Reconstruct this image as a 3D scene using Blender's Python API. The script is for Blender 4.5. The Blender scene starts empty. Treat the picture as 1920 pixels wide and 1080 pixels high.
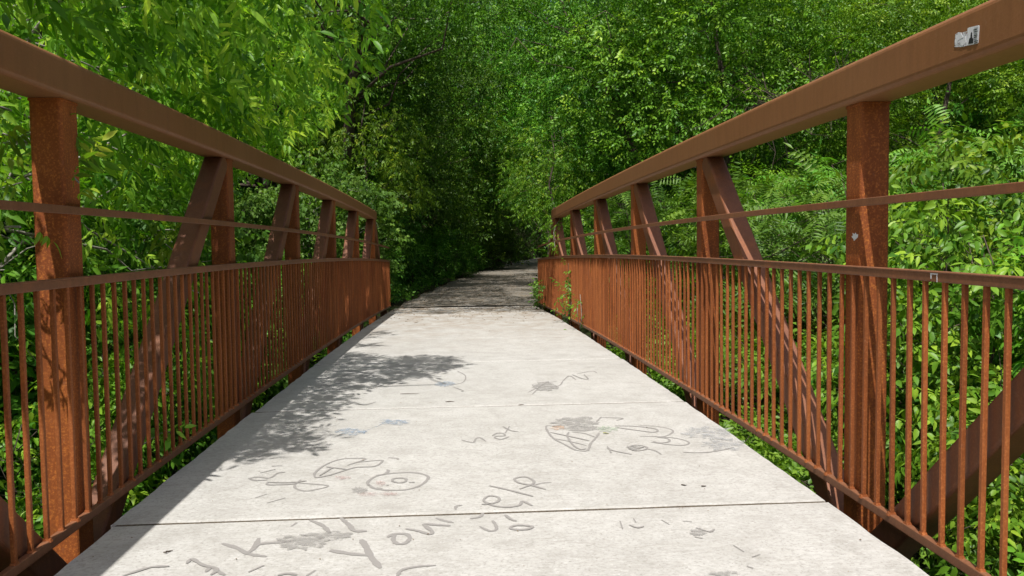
import bpy, math, random
import numpy as np
from mathutils import Vector, Matrix

SC = bpy.context.scene
COL = SC.collection
PI = math.pi

# ------------------------------------------------------------------ camera
F_PX, PITCH, YAW, ROLL, CAM_H = 1479.6, math.radians(2.879), math.radians(3.59), math.radians(.725), 1.1503
cam_d = bpy.data.cameras.new('camera')
cam = bpy.data.objects.new('camera', cam_d)
COL.objects.link(cam)
cam_d.sensor_width = 36.0
cam_d.lens = 36.0 * F_PX / 1920.0
cam_d.clip_start = .05
cam_d.clip_end = 600
_sy, _cy, _sp, _cp = math.sin(YAW), math.cos(YAW), math.sin(PITCH), math.cos(PITCH)
FWD = Vector((_sy * _cp, _cy * _cp, -_sp))
R0 = Vector((_cy, -_sy, 0))
U0 = R0.cross(FWD)
RGT = R0 * math.cos(ROLL) - U0 * math.sin(ROLL)
UPV = U0 * math.cos(ROLL) + R0 * math.sin(ROLL)
CAM = Vector((0, 0, CAM_H))
cam.matrix_world = Matrix(((RGT.x, UPV.x, -FWD.x, 0), (RGT.y, UPV.y, -FWD.y, 0), (RGT.z, UPV.z, -FWD.z, CAM_H), (0, 0, 0, 1)))
SC.camera = cam

# ------------------------------------------------------------------ sky, sun, exposure
TX, TY = .135, .50                       # shadow drift per metre of height, to +X and +Y
SUN = Vector((-TX, -TY, 1)).normalized()
elev = math.asin(SUN.z)
world = bpy.data.worlds.new('World')
SC.world = world
world.use_nodes = True
wn = world.node_tree
sky = wn.nodes.new('ShaderNodeTexSky')
sky.sky_type = 'NISHITA'
sky.sun_disc = False
sky.sun_elevation = elev
sky.sun_rotation = math.atan2(SUN.x, SUN.y)
bg = wn.nodes['Background']
bg.inputs['Strength'].default_value = .112
sky.air_density = .9
sky.dust_density = 3.5
sky.ozone_density = .6
wn.links.new(sky.outputs[0], bg.inputs['Color'])
sl = bpy.data.lights.new('sun', 'SUN')
sl.energy = 5.0
sl.angle = math.radians(.53)
sl.color = (1, .972, .93)
so = bpy.data.objects.new('sun', sl)
COL.objects.link(so)
so.rotation_euler = SUN.to_track_quat('Z', 'Y').to_euler()
so.location = (0, 0, 30)
vs = SC.view_settings
SC.display_settings.display_device = 'sRGB'
vs.view_transform = 'Standard'
vs.look = 'None'
vs.exposure = 0.31
vs.gamma = 1
vs.use_curve_mapping = False
SC.cycles.use_denoising = True
SC.cycles.max_bounces = 8
SC.cycles.diffuse_bounces = 2
SC.cycles.glossy_bounces = 2
SC.cycles.transmission_bounces = 2
SC.cycles.transparent_max_bounces = 6

# ------------------------------------------------------------------ measures of the bridge
XL, XR = 1.5425, 1.6575                  # inner faces of the posts
PAN, Z1 = 2.1768, 3.3308                 # panel length, first visible post (far edge)
C1, C2 = .0182, -.0014
def camber(y): return C1 * y + C2 * y * y
POST_D, POST_W = .135, .125
CH_IN, CH_W = .036, .181
DECK_L, DECK_R = -1.4322, 1.5527
Y0, YEND = -3.2, 16.9

def ray(px, py):
    return (RGT * ((px - 960) / F_PX) - UPV * ((py - 540) / F_PX) + FWD)
def deck_pt(px, py, lift=0.0):
    d = ray(px, py)
    t = 3.0
    for _ in range(30):
        y = d.y * t
        t += ((camber(y) + lift) - (CAM_H + d.z * t)) / (d.z - (C1 + 2 * C2 * y) * d.y)
    return (d.x * t, d.y * t)
RG = np.array([RGT, UPV, FWD])
def to_px(P):
    q = (P - np.array(CAM)) @ RG.T
    w = np.maximum(q[:, 2], 1e-3)
    return 960 + F_PX * q[:, 0] / w, 540 - F_PX * q[:, 1] / w, q[:, 2]

# ------------------------------------------------------------------ node material helpers
def new_mat(name):
    m = bpy.data.materials.new(name)
    m.use_nodes = True
    nt = m.node_tree
    b = nt.nodes['Principled BSDF']
    return m, nt, b
def N(nt, t, **k):
    n = nt.nodes.new(t)
    for a, v in k.items():
        if a in n.inputs: n.inputs[a].default_value = v
        else: setattr(n, a, v)
    return n
def noise(nt, vec, scale, detail=4, rough=.6, dist=0):
    n = nt.nodes.new('ShaderNodeTexNoise')
    n.inputs['Scale'].default_value = scale
    n.inputs['Detail'].default_value = detail
    n.inputs['Roughness'].default_value = rough
    n.inputs['Distortion'].default_value = dist
    nt.links.new(vec, n.inputs['Vector'])
    return n.outputs['Fac']
def ramp(nt, fac, stops):
    r = nt.nodes.new('ShaderNodeValToRGB')
    e = r.color_ramp.elements
    while len(e) < len(stops): e.new(.5)
    for el, (p, c) in zip(e, stops):
        el.position = p
        el.color = (c, c, c, 1) if not hasattr(c, '__len__') else (*c, 1)
    nt.links.new(fac, r.inputs[0])
    return r.outputs['Color']
def mix(nt, fac, a, b, mode='MIX'):
    n = nt.nodes.new('ShaderNodeMix')
    n.data_type = 'RGBA'
    n.blend_type = mode
    for i, v in ((0, fac), (6, a), (7, b)):
        if hasattr(v, 'is_linked') or isinstance(v, bpy.types.NodeSocket): nt.links.new(v, n.inputs[i])
        elif i == 0: n.inputs[0].default_value = v
        else: n.inputs[i].default_value = (*v, 1)
    return n.outputs[2]
def wpos(nt, scale=(1, 1, 1)):
    g = nt.nodes.new('ShaderNodeNewGeometry')
    m = nt.nodes.new('ShaderNodeMapping')
    m.inputs['Scale'].default_value = scale
    nt.links.new(g.outputs['Position'], m.inputs[0])
    return m.outputs[0]
def bump(nt, b, h, strength, dist):
    n = nt.nodes.new('ShaderNodeBump')
    n.inputs['Strength'].default_value = strength
    n.inputs['Distance'].default_value = dist
    nt.links.new(h, n.inputs['Height'])
    nt.links.new(n.outputs[0], b.inputs['Normal'])

def rust_mat(name, base, rust, bright, cover, rough=.62, speck=1.0):
    m, nt, b = new_mat(name)
    p = wpos(nt)
    v = wpos(nt, (14, 14, 1.6))
    n1 = noise(nt, p, 5, 5, .65)
    n2 = noise(nt, p, 120, 3, .7)
    n3 = noise(nt, v, 2.2, 4, .6)
    n4 = noise(nt, p, 1.3, 3, .5)
    c = mix(nt, ramp(nt, n1, [(.5 - cover * .5, 1.0), (.62 - cover * .3, 0.0)]), base, rust)
    c = mix(nt, ramp(nt, n2, [(.5, 0.0), (.68, .75 * speck)]), c, bright)
    c = mix(nt, ramp(nt, n2, [(.3, .55 * speck), (.44, 0.0)]), c, tuple(x * .45 for x in rust))
    c = mix(nt, ramp(nt, n3, [(.36, .5 * min(1, speck + .1)), (.58, 0.0)]), c, tuple(x * .55 for x in base))
    c = mix(nt, ramp(nt, n4, [(.4, 0.0), (.75, .25)]), c, bright)
    oi = nt.nodes.new('ShaderNodeObjectInfo'); hs = nt.nodes.new('ShaderNodeHueSaturation')
    mr = nt.nodes.new('ShaderNodeMapRange'); mr.inputs[3].default_value, mr.inputs[4].default_value = 1 - .22 * speck, 1 + .22 * speck
    nt.links.new(oi.outputs['Random'], mr.inputs[0]); nt.links.new(mr.outputs[0], hs.inputs['Value']); nt.links.new(c, hs.inputs['Color'])
    c = hs.outputs[0]
    dust = ramp(nt, noise(nt, p, 34, 5, .75), [(.60, 0.0), (.70, .16)])
    c = mix(nt, dust, c, (.30, .20, .14))
    nt.links.new(c, b.inputs['Base Color'])
    b.inputs['Roughness'].default_value = rough
    b.inputs['Specular IOR Level'].default_value = .24
    bump(nt, b, n2, .22, .0016)
    return m
M_CHORD = rust_mat('weathered_brown_steel', (.215, .092, .036), (.232, .098, .037), (.26, .13, .065), .5, .55, .35)
M_POST = rust_mat('rusty_post_steel', (.18, .047, .013), (.34, .080, .012), (.54, .18, .034), .66, .7, .85)
M_DIAG = rust_mat('brown_diagonal_steel', (.150, .060, .034), (.21, .072, .026), (.31, .12, .045), .45, .55, .5)
M_RAIL = rust_mat('handrail_steel', (.19, .080, .040), (.25, .095, .042), (.34, .155, .08), .4, .52, .45)
M_PICK = rust_mat('rusty_picket_steel', (.22, .060, .016), (.33, .088, .018), (.46, .165, .048), .6, .62, .8)
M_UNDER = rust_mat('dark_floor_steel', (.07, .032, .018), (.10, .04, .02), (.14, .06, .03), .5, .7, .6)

def concrete_mat():
    m, nt, b = new_mat('broom_finished_concrete')
    p = wpos(nt)
    br = wpos(nt, (5, 90, 1))
    big = noise(nt, p, .9, 5, .6)
    mid = noise(nt, p, 6, 6, .65, .3)
    fine = noise(nt, p, 70, 4, .7)
    broom = noise(nt, br, 2, 3, .6)
    spk = noise(nt, p, 160, 2, .5)
    streak = noise(nt, wpos(nt, (1.1, 9, 1)), 3.5, 6, .7, .6)
    c = mix(nt, ramp(nt, big, [(.3, 0.0), (.7, 1.0)]), (.375, .363, .338), (.440, .428, .402))
    c = mix(nt, ramp(nt, mid, [(.35, .8), (.52, 0.0)]), c, (.33, .317, .292))
    c = mix(nt, ramp(nt, mid, [(.55, 0.0), (.8, .6)]), c, (.54, .53, .505))
    c = mix(nt, ramp(nt, streak, [(.55, 0.0), (.68, .6)]), c, (.29, .275, .248))
    c = mix(nt, ramp(nt, fine, [(.32, .85), (.48, 0.0)]), c, (.25, .238, .215))
    g2 = noise(nt, wpos(nt, (1, 1.8, 1)), 34, 5, .8)
    c = mix(nt, ramp(nt, g2, [(.36, .55), (.47, 0.0)]), c, (.27, .257, .232))
    c = mix(nt, ramp(nt, g2, [(.56, 0.0), (.66, .5)]), c, (.57, .56, .54))
    c = mix(nt, ramp(nt, fine, [(.6, 0.0), (.78, .5)]), c, (.62, .60, .57))
    c = mix(nt, ramp(nt, broom, [(.42, .28), (.55, 0.0)]), c, (.34, .32, .29))
    c = mix(nt, ramp(nt, spk, [(.235, 1.0), (.27, 0.0)]), c, (.10, .085, .07))
    # brown litter dust near the far end of the deck
    g = nt.nodes.new('ShaderNodeNewGeometry')
    s = nt.nodes.new('ShaderNodeSeparateXYZ')
    nt.links.new(g.outputs['Position'], s.inputs[0])
    mr = nt.nodes.new('ShaderNodeMapRange')
    mr.inputs[1].default_value, mr.inputs[2].default_value = 8.0, 15.5
    mr.inputs[3].default_value, mr.inputs[4].default_value = 0, .95
    nt.links.new(s.outputs['Y'], mr.inputs[0])
    dn = ramp(nt, noise(nt, wpos(nt, (1, .6, 1)), 3, 6, .7), [(.38, 0.0), (.62, 1.0)])
    mm = nt.nodes.new('ShaderNodeMath'); mm.operation = 'MULTIPLY'
    nt.links.new(mr.outputs[0], mm.inputs[0]); nt.links.new(dn, mm.inputs[1])
    c = mix(nt, mm.outputs[0], c, (.22, .17, .12))
    nt.links.new(c, b.inputs['Base Color'])
    b.inputs['Roughness'].default_value = .88
    b.inputs['Specular IOR Level'].default_value = .25
    ad = nt.nodes.new('ShaderNodeMath'); ad.operation = 'ADD'
    nt.links.new(broom, ad.inputs[0]); nt.links.new(fine, ad.inputs[1])
    bump(nt, b, ad.outputs[0], .35, .003)
    return m
M_CONC = concrete_mat()

def simple_mat(name, col, rough=.8, var=.25, scale=20, spec=.3):
    m, nt, b = new_mat(name)
    n = noise(nt, wpos(nt), scale, 4, .6)
    c = mix(nt, ramp(nt, n, [(.3, 0.0), (.7, 1.0)]), tuple(x * (1 - var) for x in col), tuple(min(1, x * (1 + var)) for x in col))
    nt.links.new(c, b.inputs['Base Color'])
    b.inputs['Roughness'].default_value = rough
    b.inputs['Specular IOR Level'].default_value = spec
    return m
def mark_mat(name, col, lo=.40, hi=.56, amount=.85, scale=42):
    """worn chalk or paint: patchy cover over the slab"""
    m, nt, b = new_mat(name)
    n = noise(nt, wpos(nt), scale, 6, .78)
    f = ramp(nt, n, [(lo, 0.0), (hi, amount)])
    b.inputs['Base Color'].default_value = (*col, 1)
    b.inputs['Roughness'].default_value = .9
    b.inputs['Specular IOR Level'].default_value = .1
    nt.links.new(f, b.inputs['Alpha'])
    return m
M_MARK = mark_mat('grey_chalk_line', (.27, .255, .24), .24, .40, .88, 60)
M_BLOT = mark_mat('grey_worn_patch', (.29, .277, .26), .38, .54, .62, 26)
M_SCUFF = mark_mat('blue_grey_scuff', (.33, .335, .34), .42, .58, .55, 16)
M_PINK = mark_mat('pink_chalk_dust', (.40, .28, .26), .42, .64, .6, 38)
M_ORAN = mark_mat('orange_chalk_dust', (.52, .33, .21), .42, .60, .7, 60)
M_GREE = mark_mat('green_chalk_dust', (.38, .44, .34), .42, .60, .7, 60)
M_BLUE = mark_mat('blue_chalk_dust', (.26, .31, .37), .42, .58, .75, 45)

def leaf_mat(name, dark, light, new, transl=.32, gloss=.42):
    m, nt, b = new_mat(name)
    at = nt.nodes.new('ShaderNodeAttribute'); at.attribute_name = 'tone'
    oi = nt.nodes.new('ShaderNodeObjectInfo')
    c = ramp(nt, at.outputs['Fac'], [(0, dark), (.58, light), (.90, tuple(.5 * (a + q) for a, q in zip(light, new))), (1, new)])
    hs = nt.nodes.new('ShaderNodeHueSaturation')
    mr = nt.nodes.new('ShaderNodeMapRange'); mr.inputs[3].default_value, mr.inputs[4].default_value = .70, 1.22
    nt.links.new(oi.outputs['Random'], mr.inputs[0]); nt.links.new(mr.outputs[0], hs.inputs['Value'])
    mr2 = nt.nodes.new('ShaderNodeMapRange'); mr2.inputs[3].default_value, mr2.inputs[4].default_value = .485, .512
    nt.links.new(oi.outputs['Random'], mr2.inputs[0]); nt.links.new(mr2.outputs[0], hs.inputs['Hue'])
    nt.links.new(c, hs.inputs['Color'])
    c = hs.outputs[0]
    nt.links.new(c, b.inputs['Base Color'])
    b.inputs['Roughness'].default_value = gloss
    b.inputs['Specular IOR Level'].default_value = .22
    tr = nt.nodes.new('ShaderNodeBsdfTranslucent')
    tc = mix(nt, 1.0, c, (1.35, 1.45, .45), 'MULTIPLY')
    nt.links.new(tc, tr.inputs[0])
    ms = nt.nodes.new('ShaderNodeMixShader'); ms.inputs[0].default_value = transl
    nt.links.new(b.outputs[0], ms.inputs[1]); nt.links.new(tr.outputs[0], ms.inputs[2])
    nt.links.new(ms.outputs[0], nt.nodes['Material Output'].inputs[0])
    return m
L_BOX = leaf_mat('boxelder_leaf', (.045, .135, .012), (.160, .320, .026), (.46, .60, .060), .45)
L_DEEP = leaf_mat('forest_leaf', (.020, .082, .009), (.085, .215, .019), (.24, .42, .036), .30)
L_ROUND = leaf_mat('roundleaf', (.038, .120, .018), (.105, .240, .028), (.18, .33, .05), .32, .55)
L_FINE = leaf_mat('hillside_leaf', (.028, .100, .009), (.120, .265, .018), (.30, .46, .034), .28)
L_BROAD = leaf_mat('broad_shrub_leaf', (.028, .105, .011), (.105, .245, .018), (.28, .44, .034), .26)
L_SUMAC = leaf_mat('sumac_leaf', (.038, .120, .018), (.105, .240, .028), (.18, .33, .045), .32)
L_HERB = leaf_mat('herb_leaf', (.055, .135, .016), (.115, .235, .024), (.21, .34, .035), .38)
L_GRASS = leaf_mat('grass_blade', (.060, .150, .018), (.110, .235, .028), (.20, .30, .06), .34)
M_BARK = simple_mat('brown_bark', (.075, .056, .042), .9, .45, 14)
M_BARKL = simple_mat('pale_grey_bark', (.24, .22, .19), .85, .35, 22)
M_LITTER = simple_mat('dry_leaf_litter', (.16, .115, .07), .9, .5, 9)

# ------------------------------------------------------------------ mesh helpers
def link(name, me, mat=None, parent=None, kind=None, label=None, cat=None, group=None):
    o = bpy.data.objects.new(name, me)
    COL.objects.link(o)
    if mat is not None and me is not None and not me.materials: me.materials.append(mat)
    if parent is not None: o.parent = parent
    if kind: o['kind'] = kind
    if label: o['label'] = label
    if cat: o['category'] = cat
    if group: o['group'] = group
    return o
def empty(name, loc, label, cat, group=None, rz=0, scale=1):
    o = link(name, None, None, None, None, label, cat, group)
    o.location = loc
    o.rotation_euler = (0, 0, rz)
    o.scale = (scale,) * 3
    return o
def np_mesh(name, V, tris, tone=None, smooth=False):
    V = np.asarray(V, np.float32); T = np.asarray(tris, np.int32)
    me = bpy.data.meshes.new(name)
    me.vertices.add(len(V)); me.vertices.foreach_set('co', V.ravel())
    me.loops.add(T.size); me.loops.foreach_set('vertex_index', T.ravel())
    me.polygons.add(len(T))
    k = T.shape[1]
    me.polygons.foreach_set('loop_start', np.arange(0, T.size, k, dtype=np.int32))
    me.update(calc_edges=True)
    if smooth: me.polygons.foreach_set('use_smooth', np.ones(len(T), bool))
    if tone is not None:
        a = me.attributes.new('tone', 'FLOAT', 'POINT')
        a.data.foreach_set('value', np.asarray(tone, np.float32))
    return me
class MB:
    def __init__(s): s.v = []; s.f = []
    def add(s, v, f):
        o = len(s.v); s.v += [tuple(p) for p in v]; s.f += [tuple(i + o for i in q) for q in f]
    def mesh(s, name, smooth=False):
        me = bpy.data.meshes.new(name); me.from_pydata(s.v, [], s.f); me.update()
        if smooth:
            for p in me.polygons: p.use_smooth = True
        return me
    def build(s, name, mat, parent=None, smooth=False, **k): return link(name, s.mesh(name, smooth), mat, parent, **k)
def rrect(w, h, r, seg=3):
    pts = []
    for cx, cy, a0 in ((w / 2 - r, h / 2 - r, 0), (-w / 2 + r, h / 2 - r, 90), (-w / 2 + r, -h / 2 + r, 180), (w / 2 - r, -h / 2 + r, 270)):
        for i in range(seg + 1):
            a = math.radians(a0 + 90 * i / seg)
            pts.append((cx + r * math.cos(a), cy + r * math.sin(a)))
    return pts
def sweep_sections(secs):
    """secs: list of rings of equal length -> verts, faces with end caps"""
    n = len(secs[0]); v = [p for s in secs for p in s]; f = []
    for i in range(len(secs) - 1):
        for j in range(n):
            a, b_ = i * n + j, i * n + (j + 1) % n
            f.append((a, b_, b_ + n, a + n))
    f.append(tuple(range(n - 1, -1, -1))); f.append(tuple((len(secs) - 1) * n + j for j in range(n)))
    return v, f
def bar_along(xc, zc, w, h, r, ya, yb, step=.35, seg=3):
    """member that follows the camber"""
    k = max(1, int((yb - ya) / step)); sec = rrect(w, h, r, seg)
    return sweep_sections([[(xc + a, y, camber(y) + zc + b) for a, b in sec] for y in [ya + (yb - ya) * i / k for i in range(k + 1)]])
def bar(p0, p1, w, h, r, seg=3, xaxis=Vector((1, 0, 0))):
    """straight member, w along xaxis"""
    p0, p1 = Vector(p0), Vector(p1); d = (p1 - p0).normalized()
    xa = (xaxis - d * xaxis.dot(d)).normalized(); ya = d.cross(xa)
    return sweep_sections([[tuple(p + xa * a + ya * b) for a, b in rrect(w, h, r, seg)] for p in (p0, p1)])
def box(x0, x1, y0, y1, z0, z1):
    v = [(x, y, z) for x in (x0, x1) for y in (y0, y1) for z in (z0, z1)]
    return v, [(0, 1, 3, 2), (4, 6, 7, 5), (0, 4, 5, 1), (2, 3, 7, 6), (0, 2, 6, 4), (1, 5, 7, 3)]

# ------------------------------------------------------------------ terrain
def path_left(y):
    d = np.maximum(np.asarray(y, float) - 16.6, 0); return -1.46 + .085 * d + .0018 * d * d
def path_z(y): return -.084 + .0115 * np.maximum(np.asarray(y, float) - 16.6, 0)
def sstep(a, b_, x):
    t = np.clip((x - a) / (b_ - a), 0, 1); return t * t * (3 - 2 * t)
def ground(x, y):
    x = np.asarray(x, float); y = np.asarray(y, float)
    pc = path_left(y) + 1.5
    dx = x - pc
    bumpy = .10 * np.sin(x * 1.7 + y * .6) * np.cos(y * 1.3 - x * .4) + .05 * np.sin(x * 4.1 - y * 3.3)
    floor_r = -1.75 + .085 * np.clip(x, 0, 60) + .05 * np.clip(y - 6, 0, 40)
    floor_l = -2.1 + .10 * np.clip(-x, 0, 60)
    floor = np.where(x > 0, floor_r, floor_l)
    floor = floor * sstep(-40, -1, y) if False else floor
    fl = floor + bumpy
    up = path_z(y) + bumpy * np.clip((np.abs(dx) - 1.8) / 2, 0, 1) + np.clip(np.abs(dx) - 3, 0, 80) * .05
    t = sstep(13.5, 16.6, y)
    side = sstep(2.0, 6.0, np.abs(dx))
    tt = t * (1 - side * (1 - sstep(15, 26, y)))
    z = fl * (1 - tt) + up * tt
    tb = 1 - sstep(-7.5, -3.4, y)             # the bank behind the camera
    z = z * (1 - tb) + (-.12 + bumpy * .3) * tb
    z = z + np.clip(x - 13, 0, 60) * .42 + np.clip(-x - 10, 0, 60) * .40
    z = z + np.clip(y - 50, 0, 200) * .42 * sstep(50, 62, y)
    # shallow creek bed under the bridge
    z = z - .5 * np.exp(-((y - 4.5 - .2 * x) / 1.6) ** 2) * (1 - sstep(9, 14, y)) * (1 - sstep(5, 9, np.abs(x)))
    flat = (np.abs(dx) < 1.62) & (y > 16.4)
    return np.where(flat, path_z(y) - .03, z)
gx = np.concatenate([np.arange(-62, -12, 2.0), np.arange(-12, 14, .5), np.arange(14, 92, 2.0)])
gy = np.concatenate([np.arange(-32, -8, 2.0), np.arange(-8, 26, .5), np.arange(26, 60, 1.0), np.arange(60, 125, 2.5)])
GX, GY = np.meshgrid(gx, gy)
GZ = ground(GX, GY)
V = np.stack([GX, GY, GZ], -1).reshape(-1, 3)
nx, ny = len(gx), len(gy)
ii, jj = np.meshgrid(np.arange(nx - 1), np.arange(ny - 1))
a = (jj * nx + ii).ravel()
Q = np.stack([a, a + 1, a + nx + 1, a + nx], 1)
def ground_mat():
    m, nt, b = new_mat('forest_soil')
    p = wpos(nt)
    c = mix(nt, ramp(nt, noise(nt, p, 1.2, 6, .65), [(.38, 0.0), (.6, 1.0)]), (.018, .030, .008), (.026, .020, .012))
    c = mix(nt, ramp(nt, noise(nt, p, 9, 6, .7), [(.5, 0.0), (.7, .8)]), c, (.045, .085, .018))
    c = mix(nt, ramp(nt, noise(nt, p, 30, 3, .7), [(.55, 0.0), (.75, .6)]), c, (.05, .04, .022))
    nt.links.new(c, b.inputs['Base Color']); b.inputs['Roughness'].default_value = .95; b.inputs['Specular IOR Level'].default_value = .1
    bump(nt, b, noise(nt, p, 14, 6, .7), .7, .05)
    return m
link('ground', np_mesh('ground', V, Q, smooth=True), ground_mat(), kind='structure')

# path beyond the bridge
ys = np.concatenate([np.arange(16.93, 40, .5), np.arange(40, 75, 1.0)])
us = np.linspace(0, 3.0, 13)
V = []
for y in ys:
    for k_, u in enumerate(us):
        e = .06 * math.sin(y * 2.3 + u) if k_ in (0, 12) else 0
        V.append((float(path_left(y)) + u + e, y, float(path_z(y)) + .012 - .02 * ((u - 1.5) / 1.5) ** 2))
n = len(us); Q = [(j * n + i, j * n + i + 1, (j + 1) * n + i + 1, (j + 1) * n + i) for j in range(len(ys) - 1) for i in range(n - 1)]
def path_mat():
    m, nt, b = new_mat('littered_asphalt')
    p = wpos(nt)
    c = mix(nt, ramp(nt, noise(nt, p, 40, 3, .6), [(.35, 0.0), (.65, 1.0)]), (.12, .108, .092), (.19, .175, .15))
    c = mix(nt, ramp(nt, noise(nt, p, 2.4, 8, .75), [(.46, 0.0), (.62, .7)]), c, (.17, .13, .085))
    c = mix(nt, ramp(nt, noise(nt, p, 28, 5, .75), [(.56, 0.0), (.66, .8)]), c, (.25, .18, .10))
    c = mix(nt, ramp(nt, noise(nt, p, 22, 4, .7), [(.3, .6), (.40, 0.0)]), c, (.07, .058, .042))
    nt.links.new(c, b.inputs['Base Color']); b.inputs['Roughness'].default_value = .92
    bump(nt, b, noise(nt, p, 30, 5, .7), .6, .012)
    return m
link('path', np_mesh('path', V, np.array(Q), smooth=True), path_mat(), kind='structure')

# ------------------------------------------------------------------ the footbridge
bridge = empty('footbridge', (0, 0, 0), 'rust brown steel truss footbridge with picket railings and pale concrete deck crossing the wooded ravine', 'footbridge')
def side_x(s, d):                       # s=-1 left, 1 right; d = distance outward of the post's inner face
    return (-(XL + d)) if s < 0 else XR + d
Z_TOP = 1.862
CH_UNDER = {-1: 1.712, 1: 1.694}
ZR, ZM, ZBR = 1.010, 1.2924, .052       # tops of handrail and mid rail, middle of the bottom rail
ZBC = -.34
for s in (-1, 1):
    w_ch = CH_W
    xc = side_x(s, w_ch / 2 - CH_IN)
    hh = Z_TOP - CH_UNDER[s]
    yk5 = Z1 + 5 * PAN
    m = MB(); m.add(*bar_along(xc, Z_TOP - hh / 2, w_ch, hh, .024, Y0 - .05, yk5 + .02, seg=4)); ch = m.build('top_chord', M_CHORD, bridge)
    if s > 0: right_chord = ch
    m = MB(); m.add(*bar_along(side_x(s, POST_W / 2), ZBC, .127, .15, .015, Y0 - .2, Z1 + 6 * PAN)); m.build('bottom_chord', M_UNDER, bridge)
    px = side_x(s, POST_W / 2)
    for k in range(-2, 6):
        yf = Z1 + k * PAN
        yc = yf - POST_D / 2
        m = MB(); m.add(*bar((px, yc, camber(yc) + ZBC + .074), (px, yc, camber(yc) + CH_UNDER[s] - .001), POST_W, POST_D, .014))
        # weld bead round the head of the post
        m.add(*bar((px, yc, camber(yc) + CH_UNDER[s] - .010), (px, yc, camber(yc) + CH_UNDER[s] - .0015), POST_W + .010, POST_D + .010, .018))
        po = m.build('post', M_POST, bridge)
        if s > 0 and k == 0: right_post = po
    def dia(kt, kb):
        yt = Z1 + kt * PAN - POST_D / 2; yb = Z1 + kb * PAN - POST_D / 2
        sg = 1 if yb > yt else -1
        pt_ = Vector((px, yt + sg * .085, camber(yt) + CH_UNDER[s] - .012)); pb = Vector((px, yb - sg * .085, camber(yb) + ZBC + .10))
        m = MB(); m.add(*bar(pt_, pb, POST_W - .006, .128, .014)); return m.build('diagonal', M_DIAG, bridge)
    for k in range(1, 6): dia(k, k - 1)
    for k in (0, -1): dia(k - 1, k)
    # inclined end post
    ye = Z1 + 5 * PAN; yb = Z1 + 6 * PAN
    m = MB(); m.add(*bar((px, ye - .02, camber(ye) + Z_TOP - .02), (px, yb - .05, camber(yb) + ZBC + .05), POST_W + .004, .13, .014)); m.build('end_post', M_DIAG, bridge)
    # rails
    xi = side_x(s, -.030 + .0125)
    yend = 17.05 if s > 0 else 16.75
    m = MB(); m.add(*bar_along(xi, ZR - .016, .026, .033, .004, Y0, yend)); m.add(*bar_along(xi - s * .0, ZR + .0015, .031, .007, .0025, Y0, yend, seg=1)); m.build('handrail', M_RAIL, bridge)
    m = MB(); m.add(*bar_along(xi, ZM - .0155, .020, .031, .003, Y0, yend - .1)); m.build('mid_rail', M_RAIL, bridge)
    m = MB(); m.add(*bar_along(xi, ZBR - .003, .026, .036, .004, Y0, yend)); m.build('bottom_rail', M_RAIL, bridge)
    for k in range(-2, 7):              # short brackets that hold the rails off the posts
        yy = Z1 + k * PAN - POST_D / 2
        if k < 6:
            for zz in (ZM - .016, ZR - .016, ZBR):
                m = MB(); m.add(*box(min(side_x(s, -.0085), side_x(s, .004)), max(side_x(s, -.0085), side_x(s, .004)), yy - .03, yy + .03, camber(yy) + zz - .011, camber(yy) + zz + .011)); m.build('rail_bracket', M_RAIL, bridge)
    # pickets: each its own part
    dz = .1052 if s > 0 else .1052
    ph = 4.165 if s > 0 else 4.19
    ks = sorted({k for k in range(-80, 160) if Y0 + .05 < ph + k * dz < yend - .02})
    vis = [k for k in ks if ph + k * dz > 1.55][:148]
    rest = [k for k in ks if k not in vis]
    zb_, zt_ = ZBR + .013, ZR - .030
    m = MB(); m.add(*sweep_sections([[(a_, b_, z_) for a_, b_ in rrect(.0165, .0165, .0022, 1)] for z_ in (0, zt_ - zb_)])); m.add(*sweep_sections([[(a_, b_, z_) for a_, b_ in rrect(w_, w_ * 1.5, .004, 1)] for w_, z_ in ((.024, -.004), (.018, .009))]))
    pm = m.mesh('picket'); pm.materials.append(M_PICK)
    rr = random.Random(5 + s)
    for k in vis:
        y = ph + k * dz
        o = link('picket', pm, None, bridge); o.location = (xi + rr.uniform(-.0012, .0012), y + rr.uniform(-.003, .003), camber(y) + zb_)
        o.rotation_euler = (rr.uniform(-.004, .004), rr.uniform(-.003, .003), rr.choice((0, PI / 2, PI)) + rr.uniform(-.05, .05))
    m = MB()
    for k in rest:
        y = ph + k * dz; m.add(*box(xi - .008, xi + .008, y - .008, y + .008, camber(y) + zb_, camber(y) + zt_))
    m.build('picket_run', M_PICK, bridge, kind='stuff')
# steel closing plates at the far ends of the railings
for k in range(-2, 7):
    yy = Z1 + k * PAN - POST_D / 2
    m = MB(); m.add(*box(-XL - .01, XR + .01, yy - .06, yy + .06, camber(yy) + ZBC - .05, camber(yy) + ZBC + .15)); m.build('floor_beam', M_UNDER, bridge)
for xx in (-.95, 0, .95):
    m = MB(); m.add(*bar_along(xx, -.165, .08, .05, .006, Y0, 16.4)); m.build('stringer', M_UNDER, bridge)

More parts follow.
